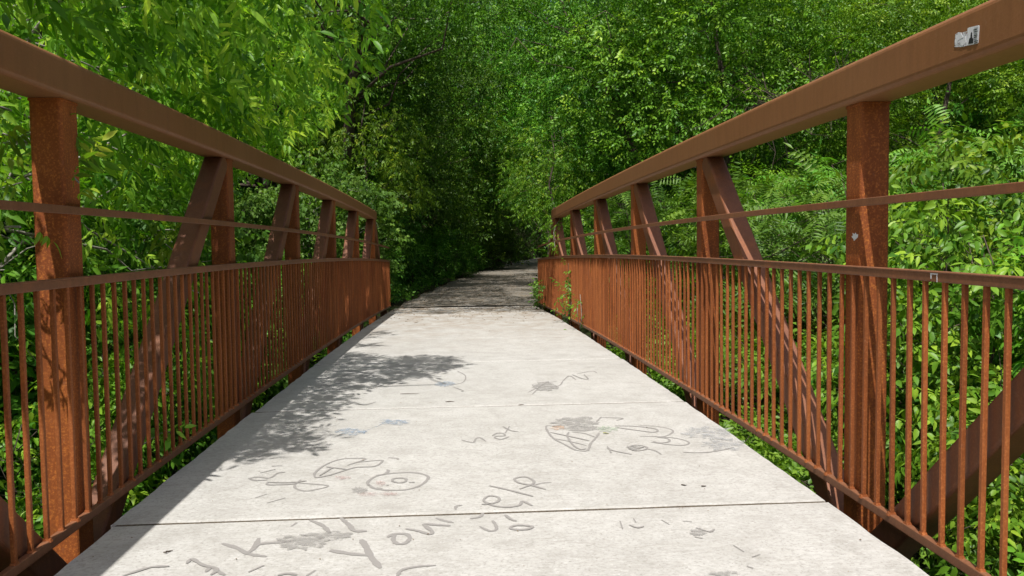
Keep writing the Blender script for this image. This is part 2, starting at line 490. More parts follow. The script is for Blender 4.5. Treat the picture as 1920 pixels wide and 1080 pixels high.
# deck slabs
rs = random.Random(3)
edges = [Y0] + [Z1 - .065 + k * PAN for k in range(-2, 6)] + [YEND]
slabs = []
for i in range(len(edges) - 1):
    ya, yb = edges[i] + .0095, edges[i + 1] - .0095
    nyy, nxx = 24, 30
    jl, jr = {3: (-.016, .004)}.get(i, (rs.uniform(-.004, .006), rs.uniform(-.005, .005)))
    top = []
    for j in range(nyy + 1):
        y = [ya, ya + .014][j] if j < 2 else ([yb - .014, yb][j - nyy + 1] if j > nyy - 2 else ya + (yb - ya) * j / nyy)
        for q in range(nxx + 1):
            u = q / nxx
            x = DECK_L + jl + (DECK_R + jr - DECK_L - jl) * u
            ex = min(min(x - DECK_L - jl, DECK_R + jr - x), min(y - ya, yb - y))
            dz_ = -.005 * max(0, 1 - ex / .010) ** 2
            wob = rs.uniform(-.006, .004) if (q in (0, nxx) or j in (0, nyy)) else 0
            top.append((x + (wob if q in (0, nxx) else 0), y + (wob * .6 if j in (0, nyy) else 0), camber(y) + dz_ + .0006 * math.sin(x * 3 + y * 5)))
    m = MB(); n_ = nxx + 1
    f = [(j * n_ + q, j * n_ + q + 1, (j + 1) * n_ + q + 1, (j + 1) * n_ + q) for j in range(nyy) for q in range(nxx)]
    ring = [q for q in range(n_)] + [j * n_ + nxx for j in range(1, nyy + 1)] + [nyy * n_ + q for q in range(nxx - 1, -1, -1)] + [j * n_ for j in range(nyy - 1, 0, -1)]
    base = len(top)
    low = [(top[r_][0], top[r_][1], top[r_][2] - .12) for r_ in ring]
    L_ = len(ring)
    f += [(ring[(t + 1) % L_], ring[t], base + t, base + (t + 1) % L_) for t in range(L_)]
    f.append(tuple(base + t for t in range(L_ - 1, -1, -1)))
    m.add(top + low, f)
    o = m.build('deck_slab', M_CONC, bridge, smooth=False)
    slabs.append((ya, yb, o))
M_JOINT = simple_mat('joint_filler', (.085, .068, .048), .95, .7, 110)
for i in range(1, len(edges) - 1):
    m = MB(); m.add(*bar_along((DECK_L + DECK_R) / 2, -.022, DECK_R - DECK_L - .006, .034, .001, edges[i] - .0093, edges[i] + .0093, 1, 1)); m.build('joint_filler', M_JOINT, bridge)
# concrete seat under the far end
m = MB(); m.add(*box(-2.3, 2.5, 16.42, 16.92, -2.2, camber(16.9) - .14)); m.build('abutment', simple_mat('abutment_concrete', (.22, .21, .18), .9, .3, 4), None, label='grey concrete abutment under the far end of the footbridge', cat='abutment')

# ---- chalk marks: flat ribbons lying on the slabs
def slab_of(y):
    for ya, yb, o in slabs:
        if ya - .006 <= y <= yb + .006: return o
    return slabs[-1][2]
def smooth_pts(P, sub=5):
    if len(P) < 3: return [np.array(p, float) for p in P]
    P = [np.array(p, float) for p in P]; out = []
    Q_ = [2 * P[0] - P[1]] + P + [2 * P[-1] - P[-2]]
    for i in range(1, len(Q_) - 2):
        for t in np.arange(0, 1, 1 / sub):
            a_, b_, c_, d_ = Q_[i - 1:i + 3]
            out.append(.5 * ((2 * b_) + (-a_ + c_) * t + (2 * a_ - 5 * b_ + 4 * c_ - d_) * t * t + (-a_ + 3 * b_ - 3 * c_ + d_) * t ** 3))
    out.append(P[-1]); return out
lift_n = [0]
def ribbon(m, pts, width, rng):
    P = smooth_pts(pts); lift_n[0] = (lift_n[0] + 1) % 5
    z0 = .0016 + .0004 * lift_n[0]
    v = []; f = []
    for i, p in enumerate(P):
        q = P[min(i + 1, len(P) - 1)] - P[max(i - 1, 0)]; L = np.hypot(*q) + 1e-9
        nrm = np.array((-q[1], q[0])) / L
        e = min(i, len(P) - 1 - i) / 2.0
        w = width * 1.55 * (.55 + .45 * min(1, e)) * (1 + rng.uniform(-.22, .22)) / 2
        for sg in (-1, 1):
            c = p + nrm * w * sg; v.append((c[0], c[1], camber(c[1]) + z0))
        if i: f.append((2 * i - 2, 2 * i - 1, 2 * i + 1, 2 * i))
    m.add(v, f)
rk = random.Random(11)
def marks(name, label, org, sc, strokes, width, mat=None):
    if name == 'chalk_writing' and len(strokes) > 1:
        for s_ in strokes: marks(name, label, org, sc, [s_], width, mat)
        return
    pts = [[deck_pt(org[0] + x / sc, org[1] + y / sc) for x, y in s_] for s_ in strokes]
    m = MB()
    for p in pts: ribbon(m, p, width, rk)
    yc = sum(q[1] for p in pts for q in p) / sum(len(p) for p in pts)
    sl_ = slab_of(yc)
    return link(name, m.mesh(name), mat or M_MARK, sl_, label=label)
def blot(name, label, org, sc, cx, cy, rx, ry, mat, seed=0):
    r = random.Random(seed); P = []
    for i in range(30):
        a_ = 2 * PI * i / 30; k_ = 1 + r.uniform(-.32, .3)
        P.append(deck_pt(org[0] + (cx + rx * k_ * math.cos(a_)) / sc, org[1] + (cy + ry * k_ * math.sin(a_)) / sc))
    lift_n[0] = (lift_n[0] + 1) % 5; z0 = .0040 + .0004 * lift_n[0]
    c = np.mean(P, 0); v = [(c[0], c[1], camber(c[1]) + z0)] + [(x, y, camber(y) + z0) for x, y in P]
    m = MB(); m.add(v, [(0, i + 1, (i + 1) % 30 + 1) for i in range(30)])
    return link(name, m.mesh(name), mat, slab_of(c[1]), label=label)
A = ((400, 840), 2.743)
marks('chalk_writing', 'handwritten letters Y o u r in grey chalk', *A, [
    [(760, 472), (785, 510), (810, 560), (860, 620)], [(600, 528), (700, 545), (800, 555)]], .017)
marks('chalk_writing', 'handwritten letters o u r in grey chalk', *A, [
    [(895, 462), (930, 445), (990, 445), (1010, 465), (990, 490), (950, 495), (925, 475), (935, 448)],
    [(990, 418), (1050, 428), (1110, 445), (1125, 432), (1085, 395), (1150, 398), (1220, 402)], [(1145, 362), (1190, 376), (1235, 385)]], .012)
marks('chalk_writing', 'handwritten letters s e l f in grey chalk above the joint', *A, [
    [(1245, 318), (1250, 300), (1280, 295)],
    [(1380, 290), (1420, 290), (1465, 275), (1465, 255), (1420, 247), (1392, 265), (1400, 280), (1450, 300), (1520, 305), (1575, 295), (1590, 275), (1640, 298)],
    [(1420, 195), (1530, 220), (1645, 250)],
    [(1710, 215), (1640, 195), (1570, 180), (1550, 160), (1600, 150), (1640, 165), (1645, 185), (1575, 213)], [(1640, 195), (1690, 182), (1740, 178)]], .009)
marks('chalk_writing', 'handwritten letters U i o in grey chalk below the joint', *A, [
    [(1320, 365), (1370, 355), (1388, 335)], [(1370, 405), (1420, 428), (1455, 420), (1450, 395), (1435, 375)], [(1500, 345), (1530, 368), (1560, 378)],
    [(1525, 410), (1560, 400), (1620, 402), (1640, 410), (1600, 422), (1540, 420), (1525, 410)]], .010)
marks('chalk_writing', 'handwritten letters K i l l smeared in grey chalk', *A, [
    [(45, 492), (120, 515), (180, 545), (275, 560)], [(170, 545), (210, 515), (235, 465)], [(210, 515), (240, 495), (320, 488), (400, 480)],
    [(495, 372), (560, 400), (600, 440)], [(655, 362), (700, 400), (725, 428), (790, 430)], [(400, 405), (430, 385)]], .013)
blot('worn_patch', 'grey smear over the chalk letters', *A, 460, 488, 125, 38, M_BLOT, 3)
blot('worn_patch', 'grey smear over the chalk letters', *A, 610, 455, 120, 22, M_BLOT, 4)
marks('chalk_writing', 'cut off grey chalk letters at the bottom of the near slab', *A, [
    [(945, 662), (970, 630), (1050, 612), (1145, 606)], [(330, 658), (380, 648), (430, 655)], [(480, 658), (525, 630)], [(-40, 640), (-10, 615), (30, 640), (60, 655)], [(180, 640), (260, 605)]], .010)
marks('chalk_writing', 'cut off grey chalk letters at the bottom of the near slab', (0, 540), 2.0, [
    [(700, 1035), (720, 1018), (760, 1040), (815, 1055), (790, 1078)], [(460, 1082), (560, 1050), (635, 1045)], [(620, 998), (640, 985)]], .010)
marks('chalk_drawing', 'grey chalk outline of a leaf shape', *A, [
    [(520, 150), (525, 125), (580, 85), (660, 58), (760, 54), (780, 60), (735, 75), (690, 90)],
    [(740, 75), (850, 65), (870, 70), (830, 95), (740, 100), (690, 112), (600, 140), (540, 152), (520, 150)], [(580, 98), (640, 105), (690, 112)], [(545, 145), (600, 110), (620, 103)],
    [(900, 50), (945, 55), (948, 62)]], .0085)
marks('chalk_drawing', 'grey chalk loop', *A, [
    [(180, 158), (230, 150), (290, 155), (330, 130), (370, 125)], [(180, 158), (220, 168), (280, 165)], [(280, 175), (280, 190), (350, 190), (420, 185), (450, 165)], [(280, 178), (350, 180), (420, 178), (480, 170)],
    [(425, 175), (420, 205), (470, 222), (540, 212), (590, 198), (560, 190), (430, 180)]], .008)
for st_ in ([(215, 258), (275, 238)], [(275, 285), (370, 258)], [(240, 130), (320, 110)], [(300, 95), (355, 92)]): marks('chalk_dash', 'short grey chalk dash', *A, [st_], .008)
marks('chalk_drawing', 'grey chalk oval with dots inside', *A, [
    [(800, 195), (795, 175), (840, 145), (930, 130), (1040, 128), (1100, 145), (1100, 165), (1060, 195), (990, 215), (900, 218), (830, 208), (800, 190)], [(835, 142), (880, 135), (900, 120), (893, 112)],
    [(920, 175), (925, 160), (960, 155), (990, 160), (985, 175), (950, 180), (925, 172)], [(890, 192), (902, 193)], [(1005, 178), (1035, 179)], [(840, 205), (870, 210)]], .010)
blot('chalk_dust', 'pink chalk smudge', *A, 905, 238, 45, 12, M_PINK, 5)
blot('chalk_dust', 'pink chalk smudge', *A, 800, 242, 60, 10, M_PINK, 6)
blot('worn_patch', 'grey worn smudge', *A, 755, 222, 40, 18, M_BLOT, 7)
blot('chalk_dust', 'brownish chalk smudge', *A, 858, 186, 28, 13, M_PINK, 8)
blot('chalk_dust', 'brownish chalk smudge', *A, 665, 156, 48, 9, M_PINK, 9)
B = ((980, 740), 3.692)
marks('chalk_drawing', 'grey chalk cone with stripes', *B, [
    [(165, 215), (165, 240), (210, 300), (300, 350), (370, 385), (440, 390), (460, 370), (470, 340), (510, 295), (530, 265)], [(165, 215), (240, 220)], [(320, 260), (310, 290), (350, 350), (400, 380), (440, 375)],
    [(190, 262), (300, 285), (460, 320)], [(225, 305), (330, 325), (440, 352)], [(340, 258), (430, 270), (500, 295)],
    [(510, 190), (530, 170), (545, 155)], [(545, 160), (690, 165), (650, 180)]], .009)
marks('chalk_drawing', 'grey chalk loops beside the striped cone', *B, [
    [(640, 218), (760, 220), (900, 235), (935, 252), (900, 262), (800, 250), (640, 228)], [(800, 215), (920, 220), (1020, 240), (1040, 260), (1000, 285), (950, 292)],
    [(810, 288), (900, 290), (1040, 300), (1130, 320), (1150, 340), (1100, 352), (1000, 345), (890, 330)], [(930, 295), (1000, 305), (1015, 325), (960, 335), (900, 325)],
    [(585, 360), (600, 378), (640, 392), (755, 415)], [(600, 378), (612, 405)], [(860, 375), (920, 390), (960, 415)], [(1110, 400), (1250, 402), (1380, 385), (1460, 365)],
    [(730, 370), (780, 350), (850, 360), (855, 378), (790, 390), (730, 372)], [(760, 362), (800, 372), (840, 365)]], .0085)
blot('worn_patch', 'grey scribbled patch over the striped cone', *B, 370, 195, 165, 34, M_BLOT, 10)
blot('worn_patch', 'grey scribbled patch over the striped cone', *B, 420, 238, 150, 16, M_BLOT, 12)
blot('chalk_dust', 'orange chalk smudge', *B, 240, 234, 48, 15, M_ORAN, 13)
blot('chalk_dust', 'pale green chalk smudge', *B, 585, 240, 72, 20, M_GREE, 14)
blot('worn_patch', 'grey chalk blob', *B, 775, 370, 50, 17, M_BLOT, 15)
blot('worn_patch', 'grey blue scuffed patch at the deck edge', *B, 1290, 270, 160, 50, M_SCUFF, 16)
blot('worn_patch', 'grey blue scuffed patch at the deck edge', *B, 1400, 350, 140, 40, M_SCUFF, 17)
marks('chalk_writing', 'faint handwritten letters n e t in grey chalk', (480, 540), 2.0, [
    [(770, 570), (790, 576), (815, 580), (825, 566), (840, 562), (862, 576)], [(885, 556), (905, 545), (928, 547), (932, 555), (905, 556), (895, 562), (920, 568), (950, 558)], [(925, 520), (955, 535), (985, 540)], [(950, 520), (935, 545)]], .008)
marks('chalk_writing', 'faint grey chalk scribble on the third slab', (960, 540), 2.0, [
    [(60, 392), (100, 375), (160, 378)], [(75, 400), (120, 360), (170, 350)], [(100, 365), (150, 372), (180, 365), (190, 350)], [(190, 350), (215, 330), (240, 345)], [(225, 325), (262, 340), (285, 342), (270, 325)], [(245, 322), (300, 312), (320, 320)], [(270, 300), (310, 296)]], .009)
marks('chalk_writing', 'faint grey chalk curve on the third slab', (480, 540), 2.0, [
    [(755, 312), (785, 330), (775, 355), (720, 365)], [(740, 372), (775, 385), (770, 390)], [(335, 440), (370, 432), (405, 440), (450, 428)], [(545, 398), (605, 399)]], .008)
blot('chalk_dust', 'pale blue chalk smudge', (480, 540), 2.0, 355, 540, 52, 12, M_BLUE, 20)
blot('chalk_dust', 'pale blue chalk smudge', (480, 540), 2.0, 520, 505, 55, 10, M_BLUE, 21)
blot('chalk_dust', 'pale blue chalk smudge', (480, 540), 2.0, 710, 362, 34, 9, M_BLUE, 22)
marks('chalk_drawing', 'blue grey chalk outline', (480, 540), 2.0, [[(300, 545), (330, 530), (390, 532), (412, 540), (370, 552), (310, 555)], [(450, 522), (500, 500), (580, 498)], [(415, 535), (450, 520)]], .007, M_BLUE)
blot('worn_patch', 'faint scribbled patch', (960, 540), 2.0, 120, 372, 45, 18, M_BLOT, 23)
marks('chalk_writing', 'faint broken grey chalk marks on the near slab', (960, 540), 2.0, [
    [(405, 875), (415, 905)], [(440, 890), (470, 900), (495, 895)], [(455, 865), (465, 880)], [(560, 870), (590, 888)], [(640, 875), (675, 878)], [(690, 900), (740, 915), (760, 905)], [(685, 935), (715, 940)], [(830, 965), (870, 990)], [(900, 1010), (930, 1000)], [(880, 1045), (905, 1052)]], .007)
blot('worn_patch', 'faint scribbled patch', (960, 540), 2.0, 700, 918, 28, 14, M_BLOT, 24)
blot('worn_patch', 'faint scribbled patch', (960, 540), 2.0, 800, 1075, 60, 9, M_BLOT, 25)

# ---- stickers and marks on the steel
def chord_pt(px, py, X):
    d = ray(px, py); t = X / d.x; return (X, d.y * t, CAM_H + d.z * t)
Xf = XR - CH_IN - .0015
m_white, nt, b = new_mat('white_sticker'); b.inputs['Base Color'].default_value = (.62, .62, .64, 1); b.inputs['Roughness'].default_value = .5
m_black = simple_mat('black_print', (.02, .02, .022), .6, .1)
m_torn = mark_mat('torn_white_paper', (.55, .56, .58), .40, .50, 1.0, 60)
m_greyp = simple_mat('grey_print', (.28, .29, .32), .6, .3, 60)
def flat_poly(name, pts, X, mat, parent, label=None, lift=0):
    P = [chord_pt(x, y, X - lift) for x, y in pts]; n_ = len(P)
    m = MB(); m.add(P + [(p[0] + .0008, p[1], p[2]) for p in P], [tuple(range(n_))] + [(i, i + n_, (i + 1) % n_ + n_, (i + 1) % n_) for i in range(n_)])
    return link(name, m.mesh(name), mat, parent, label=label)
S = lambda x, y: (1560 + x / 5.333, y / 5.333)
flat_poly('sticker', [S(1355, 285), S(1368, 275), S(1465, 252), S(1474, 262), S(1462, 425), S(1452, 436), S(1358, 455), S(1348, 448)], Xf, m_white, right_chord, 'white rectangular sticker with a black tower print')
flat_poly('tower_print', [S(1362, 440), S(1372, 385), S(1384, 380), S(1387, 330), S(1393, 320), S(1398, 330), S(1400, 378), S(1410, 385), S(1408, 432)], Xf, m_black, right_chord, None, .0012)
rs2 = random.Random(2)
for i in range(9):
    y_ = 270 + i * 19
    x0_, x1_ = 1418 + rs2.uniform(-6, 4), 1452 + rs2.uniform(-8, 6)
    flat_poly('print_line', [S(x0_, y_ + 8), S(x1_, y_), S(x1_, y_ + 7), S(x0_, y_ + 15)], Xf, m_black if i % 3 else m_greyp, right_chord, None, .0012)
flat_poly('sticker', [S(1232, 345), S(1262, 322), S(1300, 325), S(1345, 312), S(1350, 455), S(1300, 470), S(1222, 470), S(1228, 400)], Xf, m_torn, right_chord, 'torn faded white and grey sticker')
flat_poly('sticker_scrap', [S(1240, 350), S(1290, 330), S(1310, 372), S(1262, 400), S(1240, 460), S(1228, 420)], Xf, m_white, right_chord, None, .0006)
flat_poly('sticker_scrap', [S(1305, 400), S(1335, 360), S(1340, 420), S(1300, 462), S(1285, 440)], Xf, m_white, right_chord, None, .0006)
c5 = lambda x, y: (1480 + x / 4.364, 320 + y / 4.364)
flat_poly('sticker', [c5(508, 540), c5(520, 530), c5(517, 510), c5(532, 520), c5(542, 506), c5(548, 522), c5(562, 520), c5(560, 545), c5(545, 560), c5(528, 575), c5(525, 560)], XR - .0006, m_white, right_post, 'small torn white sticker')
# pale smear on the right handrail
hr = [o for o in bridge.children if o.name.startswith('handrail')][1]
XH = XR - .0315
flat_poly('paint_smear', [c5(1152, 838), c5(1215, 842), c5(1213, 852), c5(1163, 848), c5(1160, 885), c5(1156, 885)], XH, m_white, hr, 'thin pale paint drip')
flat_poly('paint_smear', [c5(1204, 850), c5(1209, 850), c5(1209, 912), c5(1204, 912)], XH, m_white, hr, 'thin pale paint drip')

# ------------------------------------------------------------------ foliage kit
def nrm(v): return v / (np.linalg.norm(v, axis=-1, keepdims=True) + 1e-9)
def leaf_shape(P, D, Nn, L, W, detail):
    """one leaf from P along D with upper side Nn -> verts, tris"""
    D = nrm(np.array(D, float)); Nn = np.array(Nn, float); S_ = nrm(np.cross(D, Nn)); Nn = nrm(np.cross(S_, D))
    P = np.array(P, float)
    if detail == 0:
        v = [P, P + D * L * .42 + S_ * W * .5 + Nn * W * .12, P + D * L - Nn * L * .10, P + D * L * .42 - S_ * W * .5 + Nn * W * .12]
        return v, [(0, 1, 2), (0, 2, 3)]
    dr = lambda t: -Nn * L * .22 * t * t
    v = [P, P + D * L * .22 + S_ * W * .40 + Nn * W * .12 + dr(.22), P + D * L * .55 + S_ * W * .42 + Nn * W * .10 + dr(.55), P + D * L + dr(1),
         P + D * L * .55 - S_ * W * .42 + Nn * W * .10 + dr(.55), P + D * L * .22 - S_ * W * .40 + Nn * W * .12 + dr(.22), P + D * L * .45 + dr(.45)]
    return v, [(0, 1, 6), (1, 2, 6), (2, 3, 6), (3, 4, 6), (4, 5, 6), (5, 0, 6)]
def sprig(leaves, rachis, detail):
    """leaves: (P,D,N,L,W); rachis: list of (p,q,w). returns V,T,leaf index per vert"""
    V_, T_ = [], []
    for lf in leaves:
        v, t = leaf_shape(*lf, detail); o = len(V_); V_ += v; T_ += [tuple(i + o for i in q) for q in t]
    for p, q, w in rachis:
        p, q = np.array(p, float), np.array(q, float); s_ = nrm(np.cross(q - p, (0, .3, 1.0))) * w
        o = len(V_); V_ += [p - s_, p + s_, q]; T_.append((o, o + 1, o + 2))
    return np.array(V_), np.array(T_)
def t_compound(rng, pairs, L, W, gap, droop, detail, spread=.75, lf_droop=.5, stalk=.05):
    leaves, prev = [], np.zeros(3); p = np.zeros(3); d = np.array((1, 0, .15)); r = []
    p2 = p + np.array((stalk, 0, .01)); r.append((p, p2, .0016)); p = p2
    for i in range(pairs):
        for s_ in (-1, 1):
            dd = nrm(np.array((1 - spread + rng.uniform(-.12, .12), s_ * spread, -lf_droop + rng.uniform(-.25, .15))))
            k = 1 - .25 * abs(i / max(1, pairs - 1) - .45)
            leaves.append((p, dd, (rng.uniform(-.25, .25), rng.uniform(-.25, .25), 1), L * k * rng.uniform(.85, 1.1), W * k * rng.uniform(.85, 1.1)))
        d = nrm(np.array((1, 0, .15 - droop * (i + 1) / pairs)))
        q = p + d * gap; r.append((p, q, .0014)); p = q
    leaves.append((p, nrm(np.array((1, rng.uniform(-.15, .15), -lf_droop))), (0, rng.uniform(-.2, .2), 1), L * 1.1, W * 1.1))
    return sprig(leaves, r, detail)
def t_twig(rng, k, L, W, gap, droop, detail, lf_droop=.35, round_=False):
    leaves, r = [], []; p = np.zeros(3)
    for i in range(k):
        s_ = 1 if i % 2 else -1
        dd = nrm(np.array((.45 + rng.uniform(-.2, .25), s_ * .75, -lf_droop + rng.uniform(-.35, .25))))
        leaves.append((p + dd * .012, dd, (rng.uniform(-.45, .45), rng.uniform(-.45, .45), 1), L * rng.uniform(.7, 1.12), W * rng.uniform(.75, 1.1)))
        q = p + nrm(np.array((1, s_ * .15, .2 - droop * i / k))) * gap; r.append((p, q, .0014)); p = q
    leaves.append((p, nrm(np.array((1, 0, -lf_droop * .6))), (0, 0, 1), L, W))
    return sprig(leaves, r, detail)
def scatter(name, pos, dirs, up, scale, templates, mat, rng, tone=None, tone_var=.18, parent=None, world_keep=None, **k):
    """place sprig templates: numpy only"""
    pos = np.asarray(pos, float); n_ = len(pos)
    X = nrm(np.asarray(dirs, float)); U = np.asarray(up, float); Y = nrm(np.cross(U, X)); Z = np.cross(X, Y)
    R = np.stack([X, Y, Z], -1)
    which = rng.integers(0, len(templates), n_)
    tone = rng.uniform(.2, .8, n_) if tone is None else tone
    Vs, Ts, Tn = [], [], []; off = 0
    for w, (tv, tt) in enumerate(templates):
        idx = np.where(which == w)[0]
        if not len(idx): continue
        A_ = np.einsum('nij,vj->nvi', R[idx], tv) * np.asarray(scale)[idx][:, None, None] + pos[idx][:, None, :]
        Vs.append(A_.reshape(-1, 3))
        Ts.append((tt[None] + (np.arange(len(idx)) * len(tv))[:, None, None] + off).reshape(-1, 3))
        tn = tone[idx][:, None] + rng.normal(0, tone_var * .35, (len(idx), len(tv)))
        Tn.append(np.clip(tn, 0, 1).ravel()); off += len(idx) * len(tv)
    me = np_mesh(name, np.concatenate(Vs), np.concatenate(Ts), np.concatenate(Tn))
    return link(name, me, mat, parent, **k)
def tube(pts, radii, sides=6):
    P = [np.array(p, float) for p in pts]; secs = []
    for i, p in enumerate(P):
        d = nrm(P[min(i + 1, len(P) - 1)] - P[max(i - 1, 0)])
        u = nrm(np.cross(d, (.31, .17, .93) if abs(d[2]) < .9 else (1, 0, 0))); w = np.cross(d, u)
        secs.append([tuple(p + (u * math.cos(a_) + w * math.sin(a_)) * radii[i]) for a_ in [2 * PI * j / sides for j in range(sides)]])
    return sweep_sections(secs)
def wander(rng, a_, b_, k, amp):
    a_, b_ = np.array(a_, float), np.array(b_, float); L = np.linalg.norm(b_ - a_)
    pts = [a_ + (b_ - a_) * i / k + (rng.normal(0, amp * L, 3) if 0 < i < k else 0) for i in range(k + 1)]
    return pts

def crown_points(rng, clumps, per, flat=.65):
    """clumps: list of (centre, radius). positions biased to the shell of each clump; returns pos, outward"""
    P, O = [], []
    for c, r in clumps:
        k = max(4, int(per * (r ** 2)))
        d = nrm(rng.normal(0, 1, (k, 3))); rad = r * rng.uniform(.15, 1, k) ** .45
        d2 = d * np.array((1, 1, flat)); P.append(np.array(c) + d2 * rad[:, None]); O.append(d)
    return np.concatenate(P), np.concatenate(O)
def make_tree(name, label, cat, group, seed, h, rad, trunk_r, crown_z0, n_clump, clump_r, per, templates, lmat, bmat, lean=(0, 0), loc=(0, 0, 0), rz=0,
              droop=.35, sc=(.8, 1.2), tone0=.5, stems=1, trunk_name='trunk', crown_name='crown', shell=.5, keep=None, flat=.65, limbs=True):
    rng = np.random.default_rng(seed)
    root = empty(name, loc, label, cat, group, rz)
    clumps = []
    ch = (h - crown_z0)
    for i in range(n_clump):
        d = nrm(rng.normal(0, 1, 3)); q = rng.uniform(0, 1) ** shell
        zc_ = crown_z0 + ch * .5 + d[2] * q * ch * .46
        prof = math.sqrt(max(.1, 1 - ((zc_ - crown_z0 - ch * .42) / (ch * .62)) ** 2))
        lx = lean[0] * zc_ / h; ly = lean[1] * zc_ / h
        hd = np.array((d[0], d[1])); hd = hd / (np.hypot(*hd) + 1e-9)
        rr_ = rad * prof * rng.uniform(.15, 1) ** shell
        clumps.append((np.array((lx + hd[0] * rr_, ly + hd[1] * rr_, zc_)), clump_r * rng.uniform(.6, 1.25)))
    mb = MB()
    for st in range(stems):
        bx = rng.normal(0, .12 * (stems > 1), 2)
        top = np.array((lean[0] + bx[0] * 4, lean[1] + bx[1] * 4, h * .86))
        tp = wander(rng, (bx[0], bx[1], -.3), top, 7, .018)
        trr = [trunk_r * (1.25 if i == 0 else 1) * (1 - .86 * i / 7) for i in range(8)]
        mb.add(*tube(tp, trr, 8 if trunk_r > .05 else 5))
        if limbs:
            for ci, (c, r) in enumerate(clumps):
                if ci % stems != st or (stems == 1 and ci % 4): continue
                t = min(.95, max(.36 if stems == 1 else .18, (c[2] - rad * .45) / (h * .86)))
                f_ = t * 7; i0 = min(6, int(f_)); p0 = tp[i0] + (tp[i0 + 1] - tp[i0]) * (f_ - i0)
                r0 = max(.008, trunk_r * (1 - .86 * t) * .36)
                mb.add(*tube(wander(rng, p0, c, 4, .05), [r0, r0 * .75, r0 * .5, r0 * .33, r0 * .2], 5))
                for q in range(2):
                    e_ = c + nrm(rng.normal(0, 1, 3) * np.array((1, 1, .5))) * r * .85
                    mb.add(*tube(wander(rng, c, e_, 2, .06), [r0 * .22 + .003, r0 * .14 + .002, .002], 4))
    link(trunk_name, mb.mesh(trunk_name, True), bmat, root)
    P, O = crown_points(rng, clumps, per, flat)
    if keep is not None:
        k_ = keep(P + np.array(loc)); P, O = P[k_], O[k_]
    D = O * np.array((1, 1, .45)) + rng.normal(0, .45, P.shape) + np.array((0, 0, -droop))
    U = np.array((0, -.45, 1.0)) + O * .35 + rng.normal(0, .50, P.shape)
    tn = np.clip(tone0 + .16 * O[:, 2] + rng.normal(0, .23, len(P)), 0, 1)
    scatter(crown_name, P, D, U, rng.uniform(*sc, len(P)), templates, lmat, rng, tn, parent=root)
    return root
def dup(root, loc, rz, scale, label):
    r = root.copy(); COL.objects.link(r); r.location = loc; r.rotation_euler = (0, 0, rz); r.scale = (scale,) * 3; r['label'] = label
    for ch_ in root.children:
        c = ch_.copy(); COL.objects.link(c); c.parent = r
    return r

tr_ = random.Random(77)
T_BOX = [t_compound(tr_, 2, .105, .034, .042, .5, 1, .75, .6) for _ in range(5)]
T_BOX0 = [t_compound(tr_, 2, .100, .040, .045, .5, 0, .7, .8) for _ in range(5)]
T_DEEP = [t_compound(tr_, 2, .095, .040, .045, .4, 0, .7, .55) for _ in range(3)] + [t_twig(tr_, 5, .085, .045, .04, .4, 0) for _ in range(3)]
T_ROUND = [t_twig(tr_, 5, .085, .072, .04, .5, 1, .55) for _ in range(5)]
T_FINE = [t_twig(tr_, 7, .078, .042, .035, .4, 0) for _ in range(5)]
T_BROAD = [t_twig(tr_, 6, .098, .046, .038, .45, 1, .45) for _ in range(5)]
T_SUMAC = [t_compound(tr_, 7, .115, .032, .046, .55, 0, .93, .25, .05) for _ in range(5)]
T_HERB = [t_twig(tr_, 5, .075, .042, .03, .2, 0, .2) for _ in range(5)]
T_FAR = [t_twig(tr_, 5, .19, .11, .09, .4, 0) for _ in range(5)]

# ------------------------------------------------------------------ shade mask on the deck (where leaf shadow falls)
def in_poly(x, y, poly):
    x, y = np.asarray(x), np.asarray(y); r = np.zeros(x.shape, bool); n_ = len(poly)
    for i in range(n_):
        (x1, y1), (x2, y2) = poly[i], poly[(i + 1) % n_]
        c = ((y1 > y) != (y2 > y)) & (x < (x2 - x1) * (y - y1) / ((y2 - y1) if y2 != y1 else 1e-9) + x1); r ^= c
    return r
def px_poly(pts, org=(480, 540), sc=2.0): return [deck_pt(org[0] + x / sc, org[1] + y / sc) for x, y in pts]
SH = [px_poly([(190, 238), (300, 243), (380, 240), (500, 262), (620, 250), (735, 255), (745, 276), (825, 285), (720, 300), (640, 330), (500, 352), (350, 385), (335, 440), (255, 475), (200, 500), (255, 545), (290, 574), (200, 596), (120, 606), (40, 638), (-120, 640), (-250, 560)]),
      px_poly([(400, 190), (430, 165), (525, 155), (500, 178)]), px_poly([(330, 220), (370, 208), (490, 204), (440, 216)])]
def shade_ok(P, y_end=14.6):
    X = P[:, 0] + TX * P[:, 2]; Y = P[:, 1] + TY * P[:, 2]
    on = (X > -1.42) & (X < 2.15) & (Y > -3) & (Y < y_end)
    m_ = np.zeros(len(P), bool)
    for s_ in SH: m_ |= in_poly(X, Y, s_)
    hp = P[:, 2] - .45; xp, yp = P[:, 0] + TX * hp, P[:, 1] + TY * hp        # sun reaches the lower near left post
    post_ = (xp > -1.90) & (xp < -1.37) & (yp > 2.72) & (yp < 3.62) & (P[:, 2] > 1.1)
    m_ &= ~post_
    on = on | post_
    corridor = (P[:, 0] > -1.78) & (P[:, 0] < 1.95) & (P[:, 2] < 2.0) & (P[:, 1] < 17)
    return (~on | m_) & ~corridor

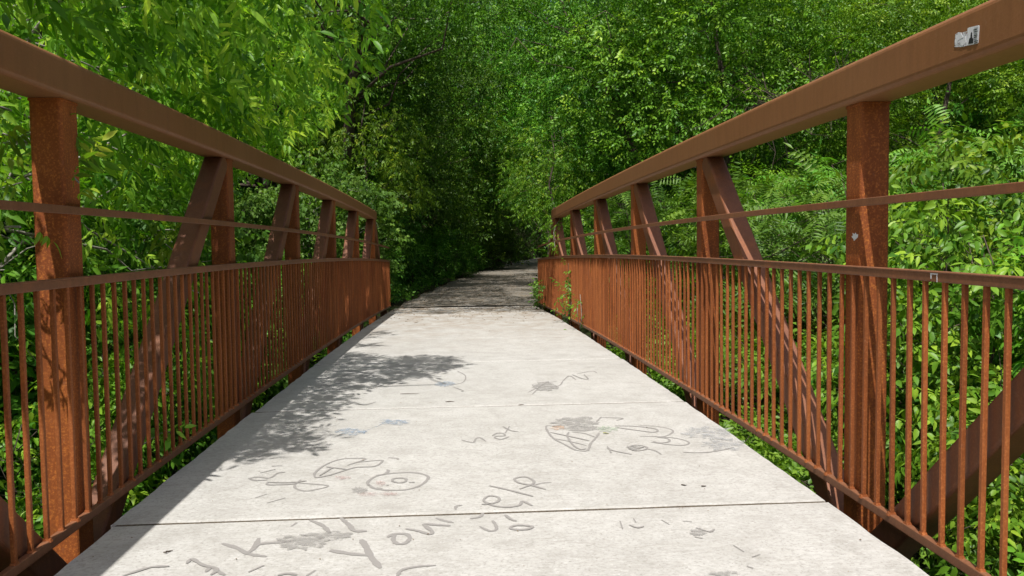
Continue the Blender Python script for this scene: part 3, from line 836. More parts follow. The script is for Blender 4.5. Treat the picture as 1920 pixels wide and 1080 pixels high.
# ------------------------------------------------------------------ near left boxelder, crown cut so its shade fits the deck mask
def edge_x(py):            # right-hand outline of the near canopy
    return np.interp(py, [-900, 0, 50, 110, 170, 205, 260, 330], [1100, 770, 765, 700, 655, 640, 560, 430])
def box_keep(P):
    k = shade_ok(P)
    x, y, w = to_px(P)
    inf = (w > .3) & (y > -5) & (y < 1100) & (x > -60)
    j = 18 * np.sin(y * .09) + 12 * np.sin(y * .23 + 1)
    vis = ~inf | (x < edge_x(y) + j) | (P[:, 0] < -2.3)
    near = np.linalg.norm(P - np.array(CAM), axis=1) > 2.6
    return k & vis & near
rng = np.random.default_rng(21)
root = empty('boxelder_tree', (-4.6, 5.2, float(ground(-4.6, 5.2))), 'big bright yellow green boxelder leaning in over the left chord and shading the deck', 'tree')
rl = np.array(root.location)
clumps = []
while len(clumps) < 265:
    c = np.array((rng.uniform(-6.6, -1.9), rng.uniform(-1.5, 10.0), rng.uniform(.5, 5.2)))
    if c[1] < 2.6 and not (1.9 < c[2] < 2.9 and c[0] > -4.5): continue
    if c[2] < 1.9 and rng.uniform() < .78: continue
    if c[1] < 2.6: clumps.append((c, .7)); continue
    if c[2] < 1.35 + .33 * c[1]: clumps.append((c, rng.uniform(.34, .66)))
for i in range(60):  # clumps added mostly out of view to shade the growth below the chord
    clumps.append((np.array((rng.uniform(-6.0, -1.9), rng.uniform(-2.0, 2.9), rng.uniform(1.9, 2.9))), .6))
for i in range(34):     # the limb over the deck, high enough to be mostly out of view
    c = np.array((rng.uniform(-2.4, .2), rng.uniform(1.5, 7.6), rng.uniform(2.5, 5.2))); clumps.append((c, rng.uniform(.5, .9)))
P, O = crown_points(rng, clumps, 165, .75)
k_ = box_keep(P) & ~((P[:, 1] < 2.6) & (to_px(P)[1] > -30) & (P[:, 1] > .1)); P, O = P[k_], O[k_]
# extra leaves exactly where the deck shows dense leaf shade
lo = np.min([np.min(s_, 0) for s_ in map(np.array, SH)], 0); hi = np.max([np.max(s_, 0) for s_ in map(np.array, SH)], 0)
sx = rng.uniform(lo[0], hi[0], 9000); sy_ = rng.uniform(lo[1], hi[1], 9000)
ok = in_poly(sx, sy_, SH[0]) | in_poly(sx, sy_, SH[1]) | in_poly(sx, sy_, SH[2])
sx, sy_ = sx[ok][:1500], sy_[ok][:1500]
h_ = rng.uniform(2.3, 4.4, len(sx)); P2 = np.stack([sx - TX * h_, sy_ - TY * h_, h_], 1)
h3 = rng.uniform(2.2, 4.4, 1900); P3 = np.stack([rng.uniform(-1.85, -1.50, 1900) - TX * (h3 - .3), rng.uniform(3.9, 15.2, 1900) - TY * (h3 - .3), h3], 1)  # second set: leaves added over the left railing to keep its pickets shaded
P2 = np.concatenate([P2, P3])
k_ = box_keep(P2); P2 = P2[k_]; O2 = nrm(rng.normal(0, 1, P2.shape))
P = np.concatenate([P, P2]); O = np.concatenate([O, O2])
D = O * np.array((.8, .8, .2)) + rng.normal(0, .35, P.shape) + np.array((.15, -.1, -.50))
U = np.array((-.1, -.85, 1.0)) + O * .3 + rng.normal(0, .48, P.shape)
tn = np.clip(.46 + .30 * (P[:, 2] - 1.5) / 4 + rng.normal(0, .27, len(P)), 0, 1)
mb = MB()
tp = wander(rng, (0, 0, -.3), (.9, .3, 6.0), 7, .02)
mb.add(*tube(tp, [.17, .15, .13, .11, .09, .07, .05, .03], 8))
tp2 = wander(rng, (.12, .05, 1.1), (-.8, 2.0, 6.0), 6, .02); mb.add(*tube(tp2, [.10, .09, .075, .06, .05, .04, .02], 7))
LIMB = [((.5, .15, 4.2), (3.9, -.9, 6.0), .05), ((.4, .1, 3.6), (3.5, .3, 5.6), .04), ((.3, 0, 2.7), (2.2, .8, 4.3), .03), ((.3, 0, 2.9), (1.9, -1.4, 4.0), .03), ((.2, .1, 2.2), (1.5, 2.2, 3.6), .028), ((.1, .2, 2.6), (-.6, -2.2, 4.4), .03)]
for a_, b_, r_ in LIMB:
    w_ = wander(rng, a_, b_, 6, .03); mb.add(*tube(w_, [r_ * (1 - .8 * i / 6) for i in range(7)], 6))
    for q in range(9):
        i0 = rng.integers(2, 7); e_ = w_[i0] + nrm(rng.normal(0, 1, 3) * np.array((1, 1, .7))) * rng.uniform(.4, 1.0)
        if box_keep((np.array([e_]) + rl))[0]: mb.add(*tube(wander(rng, w_[i0], e_, 3, .05), [r_ * .3, r_ * .22, r_ * .15, .002], 4))
src_ = tp[3:] + tp2[1:]
for q in range(120):
    c = clumps[rng.integers(0, 265)][0] - rl; p0 = min(src_, key=lambda w: np.linalg.norm(w - c + np.array((0, 0, -.8)) * 0 + rng.normal(0, .3, 3)))
    w_ = wander(rng, p0, c, 5, .045)
    if box_keep(np.array(w_) + rl).all() and np.linalg.norm(c - p0) < 4: mb.add(*tube(w_, [.022, .018, .014, .010, .007, .003], 5))
link('trunk', mb.mesh('trunk', True), M_BARKL, root)
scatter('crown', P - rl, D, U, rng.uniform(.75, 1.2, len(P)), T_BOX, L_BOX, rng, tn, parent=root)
NB = len(P)

# ------------------------------------------------------------------ other trees
G = lambda x, y, dz=-.05: (x, y, float(ground(x, y)) + dz)
sh_keep = shade_ok
# left bush with round leaves beyond the rail
make_tree('roundleaf_bush', 'rounded pale green broadleaf bush overtopping the far half of the left railing', 'bush', None, 31, 3.7, 1.75, .05, .5, 75, .55, 200, T_ROUND, L_ROUND, M_BARKL, loc=G(-3.2, 17.6), stems=3, trunk_name='stem', crown_name='foliage', keep=sh_keep, droop=.5, tone0=.55)
make_tree('roundleaf_bush', 'fuller round leaved bush behind the left railing, nearer than the pale one', 'bush', None, 32, 4.2, 1.7, .05, .3, 60, .55, 170, T_ROUND, L_ROUND, M_BARKL, loc=G(-4.3, 10.2), stems=3, trunk_name='stem', crown_name='foliage', keep=sh_keep, droop=.5, tone0=.45)
bx = make_tree('boxelder_sapling', 'slender boxelder with pale hanging sprays rising behind the far left railing', 'tree', None, 33, 5.6, 1.3, .07, 1.2, 50, .55, 120, T_BOX0, L_BOX, M_BARK, loc=G(-2.2, 18.9), keep=sh_keep, droop=.6, tone0=.4)
dup(bx, G(2.35, 20.4), 2.0, .86, 'pale green boxelder hanging over the right side of the path in the middle distance')
dup(bx, G(3.4, 29.5), 3.1, 1.25, 'second pale green boxelder deeper in, filling the opening above the path')
dup(bx, G(-6.2, 16.2), 4.0, .95, 'slender boxelder standing left of the pale round leaved bush')
# large forest trees, shared meshes
def sun_gap(P):
    """leave the openings in the canopy through which the sun reaches two paler plants"""
    h_ = P[:, 2] - 2.4; X = P[:, 0] + TX * h_; Y = P[:, 1] + TY * h_
    return ~((h_ > 1.6) & (((X > -5.2) & (X < -1.2) & (Y > 15.2) & (Y < 19.6)) | ((X > .9) & (X < 4.0) & (Y > 18.4) & (Y < 22.4))))
def keep_overhang(P): return shade_ok(P, 14.9) & sun_gap(P)
big = make_tree('forest_tree', 'dark trunked tree beside the left edge of the path beyond the bridge', 'tree', 'tall trees of the ravine wood', 41, 12.5, 4.3, .26, 1.6, 125, 1.05, 105, T_DEEP, L_DEEP, M_BARK, loc=G(-3.9, 25.0), lean=(.9, -.5), droop=.45, sc=(1.0, 1.55))
bigb = make_tree('forest_tree', 'tall leafy tree filling the gap right of the path, lit on its near side', 'tree', 'tall trees of the ravine wood', 42, 12.0, 4.0, .20, 1.0, 105, 1.15, 95, T_DEEP, L_DEEP, M_BARK, loc=G(5.6, 24), droop=.4, tone0=.6, sc=(1.0, 1.6))
fine = make_tree('hillside_tree', 'bright fine leaved tree rising above the middle of the right chord', 'tree', 'fine leaved trees on the right bank', 43, 10.5, 3.3, .15, .6, 74, 1.05, 120, T_FINE, L_FINE, M_BARK, loc=G(6.4, 19.5), droop=.35, tone0=.54, sc=(1.0, 1.6), flat=.55)
copies = [
    (big, -5.6, 21.0, 1.1, .95, 'tall dark tree behind the slender boxelder on the left'),
    (big, -2.3, 35.0, 2.9, 1.05, 'ivy dark tree further up the path on its left side'),
    (big, -8.2, 14.5, 4.2, .95, 'deep green tree rising behind the round leaved bushes'),
    (bigb, -9.0, 8.5, .4, .9, 'shaded tree standing behind the near boxelder'),
    (bigb, -12.5, 13.5, 2.2, 1.1, 'shaded tree in the second row behind the left railing'),
    (big, -11.0, 22.0, 3.2, 1.15, 'tall tree far back on the left bank'),
    (bigb, -5.2, 29.5, 5.1, 1.1, 'tree in the dark wood left of the path, behind the slender boxelder'),
    (bigb, 4.6, 37.0, 1.9, 1.15, 'tree where the path bends out of sight, right side'),
    (big, 9.2, 31.0, 2.5, 1.15, 'tall tree behind the bright fine leaved one'),
    (bigb, 2.2, 47.0, .9, 1.3, 'tree closing the view at the head of the path'),
    (big, -7.0, 40.0, 4.6, 1.3, 'tall tree deep in the wood left of the path head'),
    (big, 14.5, 27.0, .7, 1.1, 'dark tree on the right hillside above the far chord'),
    (bigb, 13.5, 37.0, 3.7, 1.35, 'tall tree high behind the right hillside'),
    (bigb, 20.5, 29.0, 1.3, 1.2, 'tree at the upper right of the hillside'),
    (fine, 10.6, 22.5, 1.5, 1.0, 'bright fine leaved tree right of the dead brush'),
    (fine, 10.0, 15.8, 3.3, .72, 'small fine leaved tree behind the sumacs'),
    (fine, 14.6, 19.0, 4.4, 1.0, 'bright fine leaved tree at the upper right behind the near chord'),
    (fine, 14.0, 12.6, 2.4, .80, 'fine leaved tree on the right bank behind the near post'),
    (fine, 10.3, 9.2, .2, .58, 'low fine leaved tree behind the near right post'),
    (fine, -6.5, 3.8, .9, .62, 'fine leaved small tree under the near boxelder'),
    (bigb, -16.5, 20.0, 5.5, 1.3, 'tree at the back of the left bank'),
    (bigb, -14.5, 5.0, 2.8, 1.0, 'tree at the far left behind the near boxelder'),
    (big, 3.0, 58.0, 2.1, 1.4, 'distant tree beyond the bend of the path'),
    (bigb, -1.5, 47.0, 3.3, 1.5, 'broad tree behind the dark wood left of the path head'),
    (big, 4.0, 68.0, 5.2, 1.5, 'tree on the rise behind the head of the path'),
    (bigb, 17.0, 8.5, 5.9, .85, 'dark tree at the right edge of the view'),
]
for src, x, y, rz, s_, lab in copies: dup(src, G(x, y), rz, s_, lab)
# overhanging crown that shades the start of the path
make_tree('overhanging_tree', 'dark tree arching over the start of the path above the far bridge end', 'tree', None, 51, 12.0, 4.4, .24, 5.4, 76, 1.05, 62, T_DEEP, L_DEEP, M_BARK, loc=G(-4.9, 20.2), lean=(4.5, -2.2), keep=keep_overhang, droop=.45)
make_tree('overhanging_tree', 'tree leaning over the path from its right side past the bridge', 'tree', None, 52, 11.0, 3.6, .2, 4.6, 58, 1.0, 60, T_DEEP, L_DEEP, M_BARK, loc=G(6.3, 20.0), lean=(-4.0, 1.6), keep=keep_overhang, droop=.45)
# dense sprays of the arching tree whose shade falls across the far bridge end
rng = np.random.default_rng(55)
arch = [o_ for o_ in bpy.data.objects if o_.name.startswith('overhanging_tree')][0]
ra = np.array(arch.location)
tx_, ty_ = rng.uniform(-1.9, 4.2, 7000), 14.5 + 11.5 * rng.uniform(0, 1, 7000)
edge_ = 14.75 + .35 * np.sin(tx_ * 2.6) + .25 * np.sin(tx_ * 6.1 + 1)
ky = (ty_ > edge_) & (np.sin(tx_ * 1.3 + ty_ * .9) * np.cos(ty_ * 1.7 - tx_ * .6) + rng.uniform(-.5, .8, 7000) > -.50)
tx_, ty_ = tx_[ky], ty_[ky]; h_ = rng.uniform(6.0, 8.2, len(tx_))
P = np.stack([tx_ - TX * h_, ty_ - TY * h_, h_], 1); P = P[sun_gap(P) | (P[:, 1] + TY * P[:, 2] < 17.8)]; O = nrm(rng.normal(0, 1, P.shape))
scatter('crown', P - ra, O + np.array((0, 0, -.3)), np.array((0, 0, 1.0)) + rng.normal(0, .3, P.shape), rng.uniform(1.0, 1.6, len(P)), T_DEEP, L_DEEP, rng, parent=arch)
# sumacs
sum0 = make_tree('sumac', 'sumac with feathery fronds above the right handrail beside the second diagonal', 'shrub', 'sumacs on the right bank', 61, 3.4, 1.25, .035, 1.0, 26, .5, 75, T_SUMAC, L_SUMAC, M_BARK, loc=G(4.6, 9.6), stems=3, trunk_name='stem', crown_name='fronds', droop=.25, sc=(.8, 1.35), tone0=.6)
for x, y, rz, s_, lab in [(5.9, 11.2, 1.3, 1.1, 'sumac one step behind and right of the frontmost sumac'), (4.6, 12.6, 2.6, 1.05, 'sumac seen through the third truss panel on the right'), (3.5, 14.8, 4.0, .95, 'sumac close to the far part of the right truss'), (7.6, 10.2, 5.2, 1.15, 'sumac just left of the near right post')]:
    dup(sum0, G(x, y), rz, s_, lab)
# broadleaf shrubs near right
br0 = make_tree('broadleaf_shrub', 'leafy shrub with big bright leaves right of the near right post', 'shrub', 'broadleaf shrubs beside the near right railing', 62, 3.5, 1.15, .03, .3, 56, .44, 190, T_BROAD, L_BROAD, M_BARK, loc=G(4.6, 6.5), stems=4, trunk_name='stem', crown_name='foliage', droop=.35, tone0=.6)
for x, y, rz, s_, lab in [(5.6, 8.0, 1.1, 1.05, 'leafy shrub behind the near right post'), (3.75, 4.35, 2.1, .74, 'low broadleaf shrub close outside the near right pickets'), (5.7, 5.7, 3.0, 1.12, 'taller broadleaf shrub at the right edge of the view'), (6.9, 7.1, 3.9, 1.15, 'broadleaf shrub behind the taller one at the right edge'), (3.2, 2.6, .5, .66, 'broadleaf shrub at the lower right below the handrail'),
                          (-3.3, 3.0, 1.9, .74, 'broadleaf shrub in the shade outside the near left pickets'), (-2.9, 5.3, 4.4, .70, 'broadleaf shrub behind the left pickets past the near post'), (-3.1, 7.7, 5.4, .78, 'broadleaf shrub behind the middle of the left railing')]:
    dup(br0, G(x, y), rz, s_, lab)
# understory shrubs
un0 = make_tree('understory_shrub', 'dark low shrub at the end of the left railing beside the path', 'shrub', 'low shrubs along the path and banks', 63, 1.5, .95, .02, .1, 30, .38, 330, T_HERB, L_DEEP, M_BARK, loc=G(-2.35, 18.2), stems=3, trunk_name='stem', crown_name='foliage', droop=.2, tone0=.45)
for x, y, rz, s_, lab in [(-3.9, 19.8, 1.0, 1.3, 'low shrub behind the one at the end of the left railing'), (-2.3, 22.0, 2.0, 1.2, 'low shrub left of the path below the dark trunked tree'), (-1.6, 26.5, 3.0, 1.3, 'low shrub farther along the left path edge'), (-.6, 30.5, 4.0, 1.3, 'low shrub near the bend on the left path edge'), (1.4, 37.5, 5.0, 1.5, 'low shrub at the left of the path head'),
                          (-4.8, 24.5, .6, 1.9, 'broad low shrub back in the dark wood left of the path'), (3.9, 19.6, 1.6, 1.5, 'low shrub right of the path just past the right railing'), (4.3, 25.5, 2.6, 1.7, 'low shrub right of the path in the middle distance'), (5.2, 31.5, 3.6, 1.8, 'low shrub right of the path before the bend'), (6.4, 38.5, 4.6, 2.0, 'low shrub on the outside of the path bend'),
                          (3.6, 18.2, 5.6, 1.1, 'low shrub behind the far end of the right railing'), (6.0, 15.6, .2, 1.5, 'bright low shrub in the meadow below the far right truss'), (8.4, 13.2, 1.2, 1.7, 'low shrub in the meadow behind the sumacs'), (11.0, 12.0, 2.2, 1.9, 'low shrub on the slope behind the near right post'), (-3.0, 11.5, 3.2, 1.2, 'low shrub in the shade below the left railing'), (-3.2, 15.2, 4.2, 1.4, 'low shrub under the pale round leaved bush'), (-5.2, 12.6, 5.2, 2.0, 'wide low shrub behind the left railing'), (-5.4, 7.4, .9, 2.0, 'wide low shrub under the near boxelder')]:
    dup(un0, G(x, y), rz, s_, lab)

md0 = make_tree('meadow_shrub', 'bright low shrub seen between the right pickets before the third post', 'shrub', 'bright low shrubs in the meadow on the right', 65, 1.7, 1.05, .02, .05, 34, .40, 300, T_HERB, L_HERB, M_BARK, loc=G(4.4, 8.2), stems=3, trunk_name='stem', crown_name='foliage', droop=.15, tone0=.6, sc=(.9, 1.4))
for x, y, rz, s_, lab in [(3.3, 9.6, 1.0, .9, 'bright low shrub close outside the right railing at the third panel'), (5.2, 11.6, 2.0, 1.1, 'bright low shrub below the second sumac'), (3.6, 12.6, 3.0, 1.0, 'bright low shrub close outside the right railing at the fourth panel'), (6.6, 9.4, 4.0, 1.2, 'bright low shrub behind the frontmost sumac'), (4.4, 15.2, 5.0, 1.1, 'bright low shrub near the far part of the right truss'), (7.4, 12.6, .5, 1.3, 'bright low shrub further up the bank'), (3.0, 6.9, 1.5, .75, 'small bright shrub just outside the second panel of the right railing'), (8.6, 16.0, 2.5, 1.5, 'broad bright shrub on the slope above the meadow'), (5.9, 14.0, 3.5, 1.2, 'bright low shrub in the middle of the meadow')]:
    dup(md0, G(x, y), rz, s_, lab)
sp0 = make_tree('understory_sapling', 'young dark tree crowding the left path edge beyond the railing end', 'sapling', 'young trees under the canopy', 64, 4.2, 1.35, .04, .3, 46, .52, 150, T_DEEP, L_DEEP, M_BARK, loc=G(-2.6, 21.6), trunk_name='trunk', crown_name='crown', droop=.4, tone0=.4, sc=(.9, 1.3))
for x, y, rz, s_, lab in [(-1.9, 26.0, 1.1, 1.15, 'young dark tree beside the trunk left of the path'), (-1.0, 30.5, 2.1, 1.2, 'young dark tree farther up the left edge of the path'), (.6, 36.5, 3.1, 1.3, 'young dark tree at the left of the bend'), (-4.6, 28.5, 4.1, 1.5, 'young tree back in the shade left of the path'), (-5.2, 23.0, 5.1, 1.3, 'young tree behind the slender boxelder'), (2.8, 43.0, 1.6, 1.5, 'young tree at the head of the path'),
                          (4.6, 22.5, .3, 1.2, 'young tree right of the path past the railing end'), (5.3, 27.0, 2.5, 1.4, 'young tree right of the path in the middle distance'), (5.9, 33.5, 3.5, 1.5, 'young tree right of the path near the bend'), (8.0, 41.0, 4.5, 1.8, 'young tree outside the bend'), (7.7, 25.5, 5.5, 1.6, 'young tree behind the bright fine leaved tree'), (9.5, 19.0, .9, 1.3, 'young tree on the bank beside the dead brush'), (12.0, 16.5, 1.9, 1.4, 'young tree on the slope behind the sumacs'),
                          (-7.2, 12.0, 2.9, 1.4, 'young tree in the shade behind the left railing'), (-6.2, 8.8, 3.9, 1.2, 'young tree between the near boxelder and the round leaved bush')]:
    dup(sp0, G(x, y), rz, s_, lab)

# dead brush on the right bank
rng = np.random.default_rng(71)
mb = MB()
for i in range(60):
    a_ = rng.normal(0, .45, 3) * np.array((1.4, .6, .4)); d = nrm(rng.normal(0, 1, 3) * np.array((1, .5, .45))); L = rng.uniform(.5, 1.6)
    w_ = wander(rng, a_, a_ + d * L, 4, .06); mb.add(*tube(w_, [.014, .012, .009, .006, .003], 4))
    for q in range(3):
        e_ = w_[2] + nrm(rng.normal(0, 1, 3)) * rng.uniform(.2, .5); mb.add(*tube([w_[rng.integers(1, 4)], e_], [.006, .002], 4))
o = link('dead_brush', mb.mesh('dead_brush'), M_BARK, None, label='tangle of bare grey dead branches hanging between the bright trees on the right', cat='branches')
o.location = (7.4, 16.2, 4.1)

# forest mass behind everything
rng = np.random.default_rng(81)
Pn = []
for cx_, cy_, w_, d_, k in [(8, 62, 44, 7, 5600), (-24, 34, 8, 30, 2200), (32, 34, 9, 28, 2600), (-22, 10, 5, 18, 900), (27, 14, 5, 14, 1300)]:
    x = cx_ + rng.uniform(-1, 1, k) * w_; y = cy_ + rng.uniform(-1, 1, k) * d_; z = ground(x, y) + rng.uniform(0, 1, k) ** .8 * (13 + 4 * np.sin(x * .5 + y * .3))
    Pn.append(np.stack([x, y, z], 1))
P = np.concatenate(Pn); O = nrm(rng.normal(0, 1, P.shape) + np.array((0, -1, .3)))
scatter('distant_wood', P, O + rng.normal(0, .5, P.shape), np.array((0, -.3, 1.0)) + rng.normal(0, .35, P.shape), rng.uniform(1.4, 2.4, len(P)), T_FAR, L_DEEP, rng, np.clip(.45 + rng.normal(0, .15, len(P)), 0, 1), kind='stuff', label='mass of leafy woodland closing the view behind the trees', cat='woodland')

# ------------------------------------------------------------------ ground cover
def cover(name, label, seed, n_, xr, yr, templates, mat, sc, hmax, cat, tone0=.55, cond=None, dirz=.9):
    rng = np.random.default_rng(seed)
    x = rng.uniform(*xr, n_); y = yr[0] + (yr[1] - yr[0]) * rng.uniform(0, 1, n_) ** 1.25
    k = np.ones(n_, bool) if cond is None else cond(x, y)
    dens = np.sin(x * 1.9 + 1.3 * np.sin(y * .8)) * np.cos(y * 1.4 + x * .5)
    k &= rng.uniform(0, 1, n_) < .62 + .38 * dens
    x, y, dens = x[k], y[k], dens[k]
    z = ground(x, y) + rng.uniform(0, 1, len(x)) ** 1.2 * hmax * (.6 + .4 * dens)
    D = rng.normal(0, 1, (len(x), 3)) * np.array((1, 1, .3)) + np.array((0, 0, dirz))
    U = rng.normal(0, .5, (len(x), 3)) + np.array((0, -.4, .9))
    return scatter(name, np.stack([x, y, z], 1), D, U, rng.uniform(*sc, len(x)), templates, mat, rng, np.clip(tone0 + rng.normal(0, .2, len(x)), 0, 1), kind='stuff', label=label, cat=cat)
def off_path(x, y):
    pl = path_left(y); under = (x > -1.35) & (x < 1.5) & (y < 16.5)
    return ~((x > pl - .05 + .1 * np.sin(y * 3)) & (x < pl + 3.05) & (y > 15.2)) & ~((y > 14.5) & (x > -1.6) & (x < 2.4) & (y < 18)) & ~under
blade = []
for i in range(5):
    v, t = [], []
    for q in range(9):
        a_ = tr_.uniform(0, 6.28); r_ = tr_.uniform(0, .05); b0 = np.array((0, r_ * math.cos(a_), r_ * math.sin(a_))); L = tr_.uniform(.12, .26)
        tip = b0 + np.array((L, tr_.uniform(-.6, .6) * L, tr_.uniform(-.6, .6) * L)); mid = b0 + (tip - b0) * .55 + np.array((.03, 0, 0)); s_ = np.array((0, math.cos(a_), math.sin(a_))) * .0045
        o_ = len(v); v += [b0 - s_, b0 + s_, mid + s_ * .8, mid - s_ * .8, tip]; t += [(o_, o_ + 1, o_ + 2), (o_, o_ + 2, o_ + 3), (o_ + 3, o_ + 2, o_ + 4)]
    blade.append((np.array(v), np.array(t)))
cover('meadow_grass', 'bright green grass growing on the ravine floor right of the bridge', 91, 9500, (1.6, 13), (1, 21), blade, L_GRASS, (.8, 1.5), .03, 'grass', .6, off_path, 2.2)
cover('herb_layer', 'bright leafy ground cover on the right bank', 92, 13000, (1.7, 15), (.5, 24), T_HERB, L_HERB, (.8, 1.4), .30, 'ground cover', .6, off_path)
cover('shade_herbs', 'dark leafy ground cover on the left bank below the railing', 93, 9000, (-9, -1.2), (1, 20), T_HERB, L_HERB, (.8, 1.5), .34, 'ground cover', .4, off_path)
cover('path_edge_herbs', 'low dark weeds along both edges of the path beyond the bridge', 94, 11000, (-6, 9), (15.5, 42), T_HERB, L_DEEP, (.8, 1.5), .22, 'weeds', .45, off_path)
# leaf litter on path and far deck
rng = np.random.default_rng(95)
k = 6500
y = 10.5 + 22 * rng.uniform(0, 1, k) ** 1.1; u = rng.uniform(-.02, 1.02, k)
y[:230] = 2.2 + 9 * rng.uniform(0, 1, 230)
x = np.where(y < 16.9, DECK_L + .03 + u * (DECK_R - DECK_L - .06), path_left(y) + 3 * u)
kp = (y < 10.5) | (rng.uniform(0, 1, k) < np.where(y < 16.9, np.clip((y - 11.5) / 5, .02, 1) * np.where((u < .15) | (u > .8), 1, .6), .9))
x, y = x[kp], y[kp]
few = y < 10.5
z = np.where(y < 16.9, C1 * y + C2 * y * y, path_z(y) + .012) + .004
P = np.stack([x, y, z], 1); ang = rng.uniform(0, 6.28, len(x))
D = np.stack([np.cos(ang), np.sin(ang), np.full(len(x), .12)], 1)
one = []
for i in range(4):
    one.append(leaf_shape((0, 0, 0), (1, 0, 0), (tr_.uniform(-.2, .2), tr_.uniform(-.2, .2), 1), .032, .013 + .004 * i, 0))
one = [(np.array(v), np.array(t)) for v, t in one]
scatter('leaf_litter', P, D, np.array((0, 0, 1.0)) + rng.normal(0, .15, P.shape), np.where(few, rng.uniform(.12, .4, len(x)), rng.uniform(.5, 1.5, len(x))), one, leaf_mat('dry_litter_leaf', (.09, .055, .03), (.22, .15, .085), (.36, .27, .15), .1, .8), rng, kind='stuff', label='brown fallen leaf litter scattered on the path and far end of the deck', cat='leaf litter')

# ------------------------------------------------------------------ climbing vines and leaves on the railings
def vine(label, seed, pts, s, n_leaf, templates, mat, sc=(.6, 1.0), spread=.05):
    rng = np.random.default_rng(seed)
    root = empty('vine', pts[0], label, 'vine')
    r0 = np.array(root.location); mb = MB(); Ps = []
    for q in range(s):
        w_ = smooth_pts([np.array(p) + rng.normal(0, spread, 3) * (i > 0) for i, p in enumerate(pts)], 4)
        mb.add(*tube([p - r0 for p in w_], [.004] * len(w_), 4)); Ps += [w_[rng.integers(1, len(w_))] + rng.normal(0, spread * .8, 3) for _ in range(n_leaf)]
    P = np.array(Ps); sgn = -np.sign(pts[0][0])
    link('stem', mb.mesh('stem'), M_BARKL, root)
    D = rng.normal(0, .8, P.shape) + np.array((sgn * .7, -.3, -.2)); U = np.array((sgn * .5, -.3, 1.0)) + rng.normal(0, .3, P.shape)
    scatter('foliage', P - r0, D, U, rng.uniform(*sc, len(P)), templates, mat, rng, np.clip(.6 + rng.normal(0, .2, len(P)), 0, 1), parent=root)
xr = XR - .06
vine('young green vine climbing the pickets near the far end of the right railing', 101, [(xr, 12.0, camber(12.0) + .0), (xr, 11.8, .35), (xr, 12.0, .6), (xr, 11.7, .95)], 3, 13, T_HERB, L_HERB, (.55, 1.0), .06)
vine('second smaller vine on the pickets just nearer than the first', 102, [(xr, 10.7, .02), (xr, 10.6, .25), (xr, 10.75, .5)], 2, 6, T_HERB, L_HERB, (.5, .9), .05)
vine('dark green creeper at the foot of the right railing by the path', 103, [(xr + .02, 15.6, -.12), (xr - .02, 15.4, .2), (xr, 15.5, .4)], 3, 9, T_HERB, L_DEEP, (.7, 1.1), .07)
vine('leafy spray hanging on the mid rail at the far end of the right railing', 104, [(XR + .1, 13.9, 1.7), (xr, 13.7, 1.4), (xr - .04, 13.7, 1.12)], 2, 16, T_BOX, L_BOX, (.6, .9), .08)
xl = -XL - .02
vine('drooping boxelder spray hanging in front of the near left post', 105, [(-XL - .30, 3.42, 1.62), (-XL - .16, 3.38, 1.60), (-XL - .05, 3.28, 1.52)], 3, 6, T_BOX, L_BOX, (.6, .9), .05)
vine('drooping boxelder spray left of the near left post at mid rail height', 106, [(-XL - .42, 2.85, 1.55), (-XL - .15, 2.85, 1.40), (-XL - .06, 2.84, 1.26)], 3, 7, T_BOX, L_BOX, (.6, .9), .08)
vine('broad leafed shoot poking through the near left pickets above the bottom rail', 107, [(-XL - .5, 4.4, -.1), (-XL - .15, 4.3, .16), (-XL + .04, 4.15, .22)], 1, 5, T_BROAD, L_BROAD, (.6, .9), .03)
vine('bright sprig showing between the diagonal and handrail on the left', 108, [(-XL - .6, 5.6, 1.3), (-XL - .3, 5.5, 1.2), (-XL - .16, 5.35, 1.1)], 3, 10, T_BOX, L_BOX, (.8, 1.1), .09)

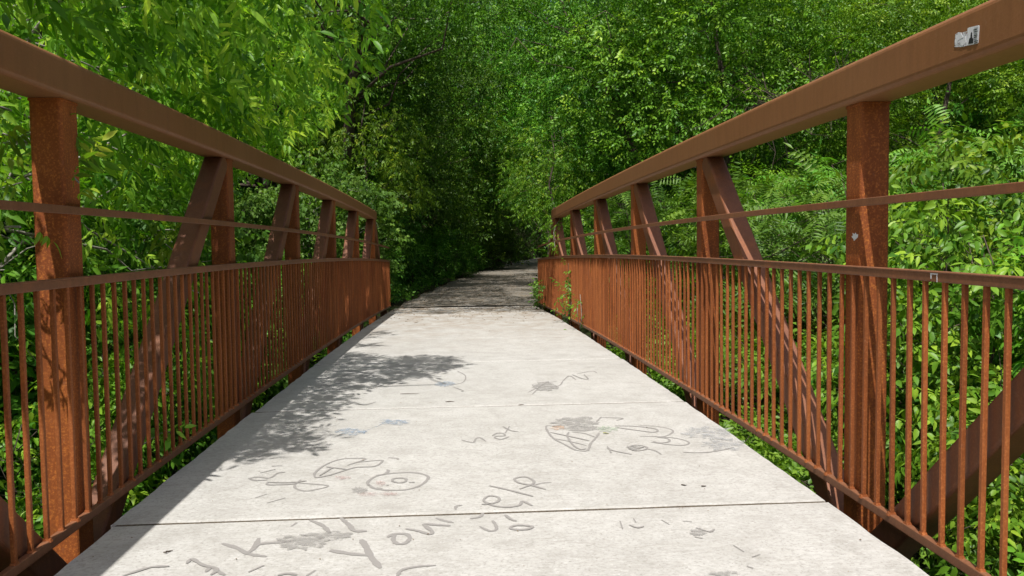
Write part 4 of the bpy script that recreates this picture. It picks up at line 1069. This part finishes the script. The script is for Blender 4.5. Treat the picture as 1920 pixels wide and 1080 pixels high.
# pale rock near the right deck edge
rng = np.random.default_rng(111)
def rock(label, loc, r, seed):
    rng = np.random.default_rng(seed)
    bm_v, bm_f = [], []
    n1, n2 = 10, 14
    for i in range(n1 + 1):
        for j in range(n2):
            th, ph_ = PI * i / n1, 2 * PI * j / n2; d = np.array((math.sin(th) * math.cos(ph_), math.sin(th) * math.sin(ph_), math.cos(th)))
            k = 1 + .16 * math.sin(3.1 * d[0] + seed) * math.cos(4.3 * d[1]) + .10 * math.sin(7 * d[2] + d[0] * 5)
            bm_v.append(tuple(d * k * np.array(r)))
    for i in range(n1):
        for j in range(n2): bm_f.append((i * n2 + j, (i + 1) * n2 + j, (i + 1) * n2 + (j + 1) % n2, i * n2 + (j + 1) % n2))
    m = MB(); m.add(bm_v, bm_f); o = m.build('rock', M_ROCK, None, label=label, cat='rock'); o.location = loc
M_ROCK = simple_mat('pale_limestone', (.36, .34, .31), .9, .45, 16)
rock('pale rock on the bank just outside the near right deck edge', (2.85, 4.0, float(ground(2.85, 4.0)) + .12), (.24, .28, .18), 3)
rock('flatter pale rock beside the larger one under the near right rail', (2.55, 3.45, float(ground(2.55, 3.45)) + .06), (.16, .20, .10), 8)

# small things lying on the deck
def twig(label, px, py, L, ang, r=.0028):
    x, y = deck_pt(px, py); P_ = []
    for i in range(5):
        t = i / 4 - .5; P_.append((t * L * math.cos(ang) + .004 * math.sin(i * 2.1), t * L * math.sin(ang) + .003 * math.cos(i * 3), .003 + .001 * (i % 2)))
    m = MB(); m.add(*tube(P_, [r * .6, r, r, r * .8, r * .4], 5)); o = m.build('twig', M_BARK, None, label=label, cat='twig'); o.location = (x, y, camber(y) + .001)
twig('short dark twig on the deck left of the lone one by the striped cone', 1282, 911, .022, -.5, .003)
twig('short dark twig right of its pair on the second slab', 1319, 913, .020, -.1, .003)
twig('thin straight twig on the third slab beside the leaf shadow', 768, 739, .14, 0, .002)
twig('small crooked twig on the third slab below the blue smudge', 843, 754, .06, .1, .003)
twig('tiny twig on the near slab at the left edge of the sunlit part', 314, 1036, .03, .6, .003)
twig('dark twig on the third slab near the right edge', 977, 760, .04, .4, .003)
x, y = deck_pt(1130, 814)
v, t = leaf_shape((0, 0, .004), (1, .2, .05), (.1, .1, 1), .045, .024, 1)
link('fallen_leaf', np_mesh('fallen_leaf', np.array(v), np.array(t), [.7] * len(v)), leaf_mat('fallen_yellow_leaf', (.2, .25, .03), (.32, .36, .05), (.45, .4, .06)), None, label='small yellow green leaf lying on the deck beside the striped chalk cone', cat='leaf').location = (x, y, camber(y) + .003)

print('TRIS', sum(len(m_.loops) - 2 * len(m_.polygons) for m_ in bpy.data.meshes), 'box sprigs', NB)
